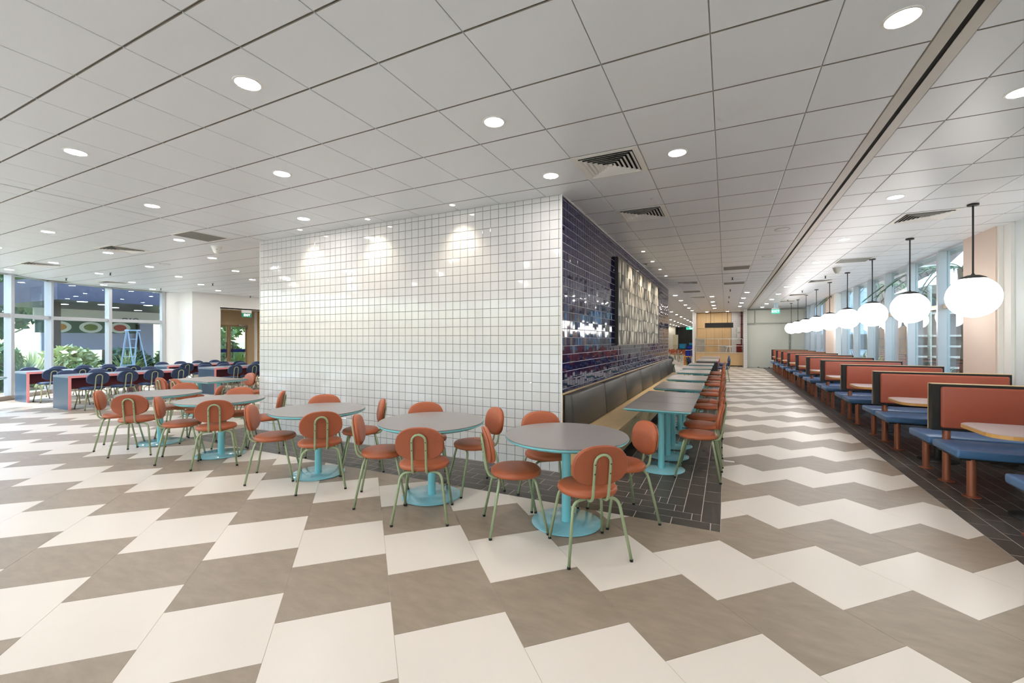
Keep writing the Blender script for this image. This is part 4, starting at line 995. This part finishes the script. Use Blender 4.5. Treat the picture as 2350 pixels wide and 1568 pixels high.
MB().add([(-1.6, -1.6, 3.1), (1.6, -1.6, 3.1), (1.6, 1.6, 3.1), (-1.6, 1.6, 3.1), (0, 0, 4.6), (-.5, -.5, 3.9), (.5, -.5, 3.9), (.5, .5, 3.9), (-.5, .5, 3.9)],
         [(0, 1, 6, 5), (1, 2, 7, 6), (2, 3, 8, 7), (3, 0, 5, 8), (5, 6, 4), (6, 7, 4), (7, 8, 4), (8, 5, 4)]).build('membrane', [mat('canopy_white', (226, 230, 228), .6)], cn)
for x, y in ((-1.6, -1.6), (1.6, -1.6), (1.6, 1.6), (-1.6, 1.6)): MB().tube([(x, y, -.12), (x, y, 3.1)], .05, 8).build('post', [STEEL], cn, True)
wb = tag(empty('blue_backdrop', (4.6, 36.0, -.12)), 'added pale blue backdrop behind the farther right windows', 'building')  # invented block; its blue stands in for frosted film on the panes
MB().box(0, 0, 0, 14, 5, 7.5).build('wall', [mat('backdrop_blue', (176, 208, 232), .7)], wb)
for k in range(6): MB().box(.6 + 2.2 * k, -.04, 1.0, 1.7 + 2.2 * k, 0, 2.0).build('window', [MATS['court_window']], wb)
for i, (x, y, h) in enumerate(((4.7, 10.6, 1.3), (4.9, 11.8, 1.1), (5.6, 10.2, 1.6), (5.4, 13.2, 1.2), (4.9, 14.6, 1.0), (5.3, 16.4, 1.1), (5.2, 22.0, 1.2), (5.4, 24.6, 1.3))):
    strap_bush('court_bush', (x, y, -.12), 70, h, .8, LEAFM[i % 3], '%s strap-leaved bush from the front, outside the right windows' % ORD[i + 1], 'bushes outside the right windows')
for i, (x, y, r) in enumerate(((-21.4, 14.6, 1.0), (-21.4, 12.5, .9), (-21.5, 10.6, .8), (-21.5, 8.8, .75), (-21.4, 7.0, .8), (-21.4, 5.0, .9), (-21.2, 3.0, 1.0), (-20.6, .8, 1.0))):
    t = tag(empty('shrub', (x, y, -.12)), '%s rounded shrub from the right in the garden outside the left windows' % ORD[i + 1], 'shrub', 'rounded shrubs in the garden'); mb = MB()
    for k in range(700):
        v = Vector((random.gauss(0, 1), random.gauss(0, 1), random.gauss(0, 1))).normalized() * r * random.uniform(.55, 1) ** .5
        p = Vector((v.x, v.y, max(.05, r * .85 + v.z * .9))); a = Vector((random.gauss(0, 1), random.gauss(0, 1), random.gauss(0, 1))).normalized() * .17; b = a.orthogonal().normalized() * .07
        mb.add([p - a, p + b, p + a, p - b], [(0, 1, 2, 3)])
    mb.build('foliage', [LEAFM[(i + 3) % 4]], t); MB().tube([(0, 0, -.1), (0, 0, r)], .05, 6).build('stem', [MATS['bark']], t)
def palm(loc, h, label):
    t = tag(empty('palm', loc), label, 'tree', 'palms outside the right windows'); MB().tube([(0, 0, -.1), (.08, 0, h * .5), (0, .05, h)], [.1, .08, .06], 8).build('trunk', [mat('bark', (96, 78, 60), .8)], t, True)
    for k in range(11):
        a = 2 * math.pi * k / 11; mb = MB(); d = Vector((math.cos(a), math.sin(a), 0)); s_ = Vector((-d.y, d.x, 0)); L = 1.7
        rib = [d * L * u + Vector((0, 0, h + .55 * u - 1.15 * u * u)) for u in [j / 12 for j in range(13)]]
        for j in range(1, 13):
            for sg in (-1, 1):
                p = rib[j]; q = p + s_ * sg * .34 * math.sin(math.pi * (.15 + .8 * j / 13)) + d * .12 - Vector((0, 0, .12)); mb.add([p - d * .02, p + d * .02, q], [(0, 1, 2)])
        mb.tube([tuple(p) for p in rib], .012, 5); mb.build('frond', [LEAFM[2]], t)
palm((4.9, 13.6, -.12), 3.3, 'palm nearest the blush pier outside the right windows'); palm((4.9, 20.2, -.12), 3.6, 'taller palm farther along outside the right windows')
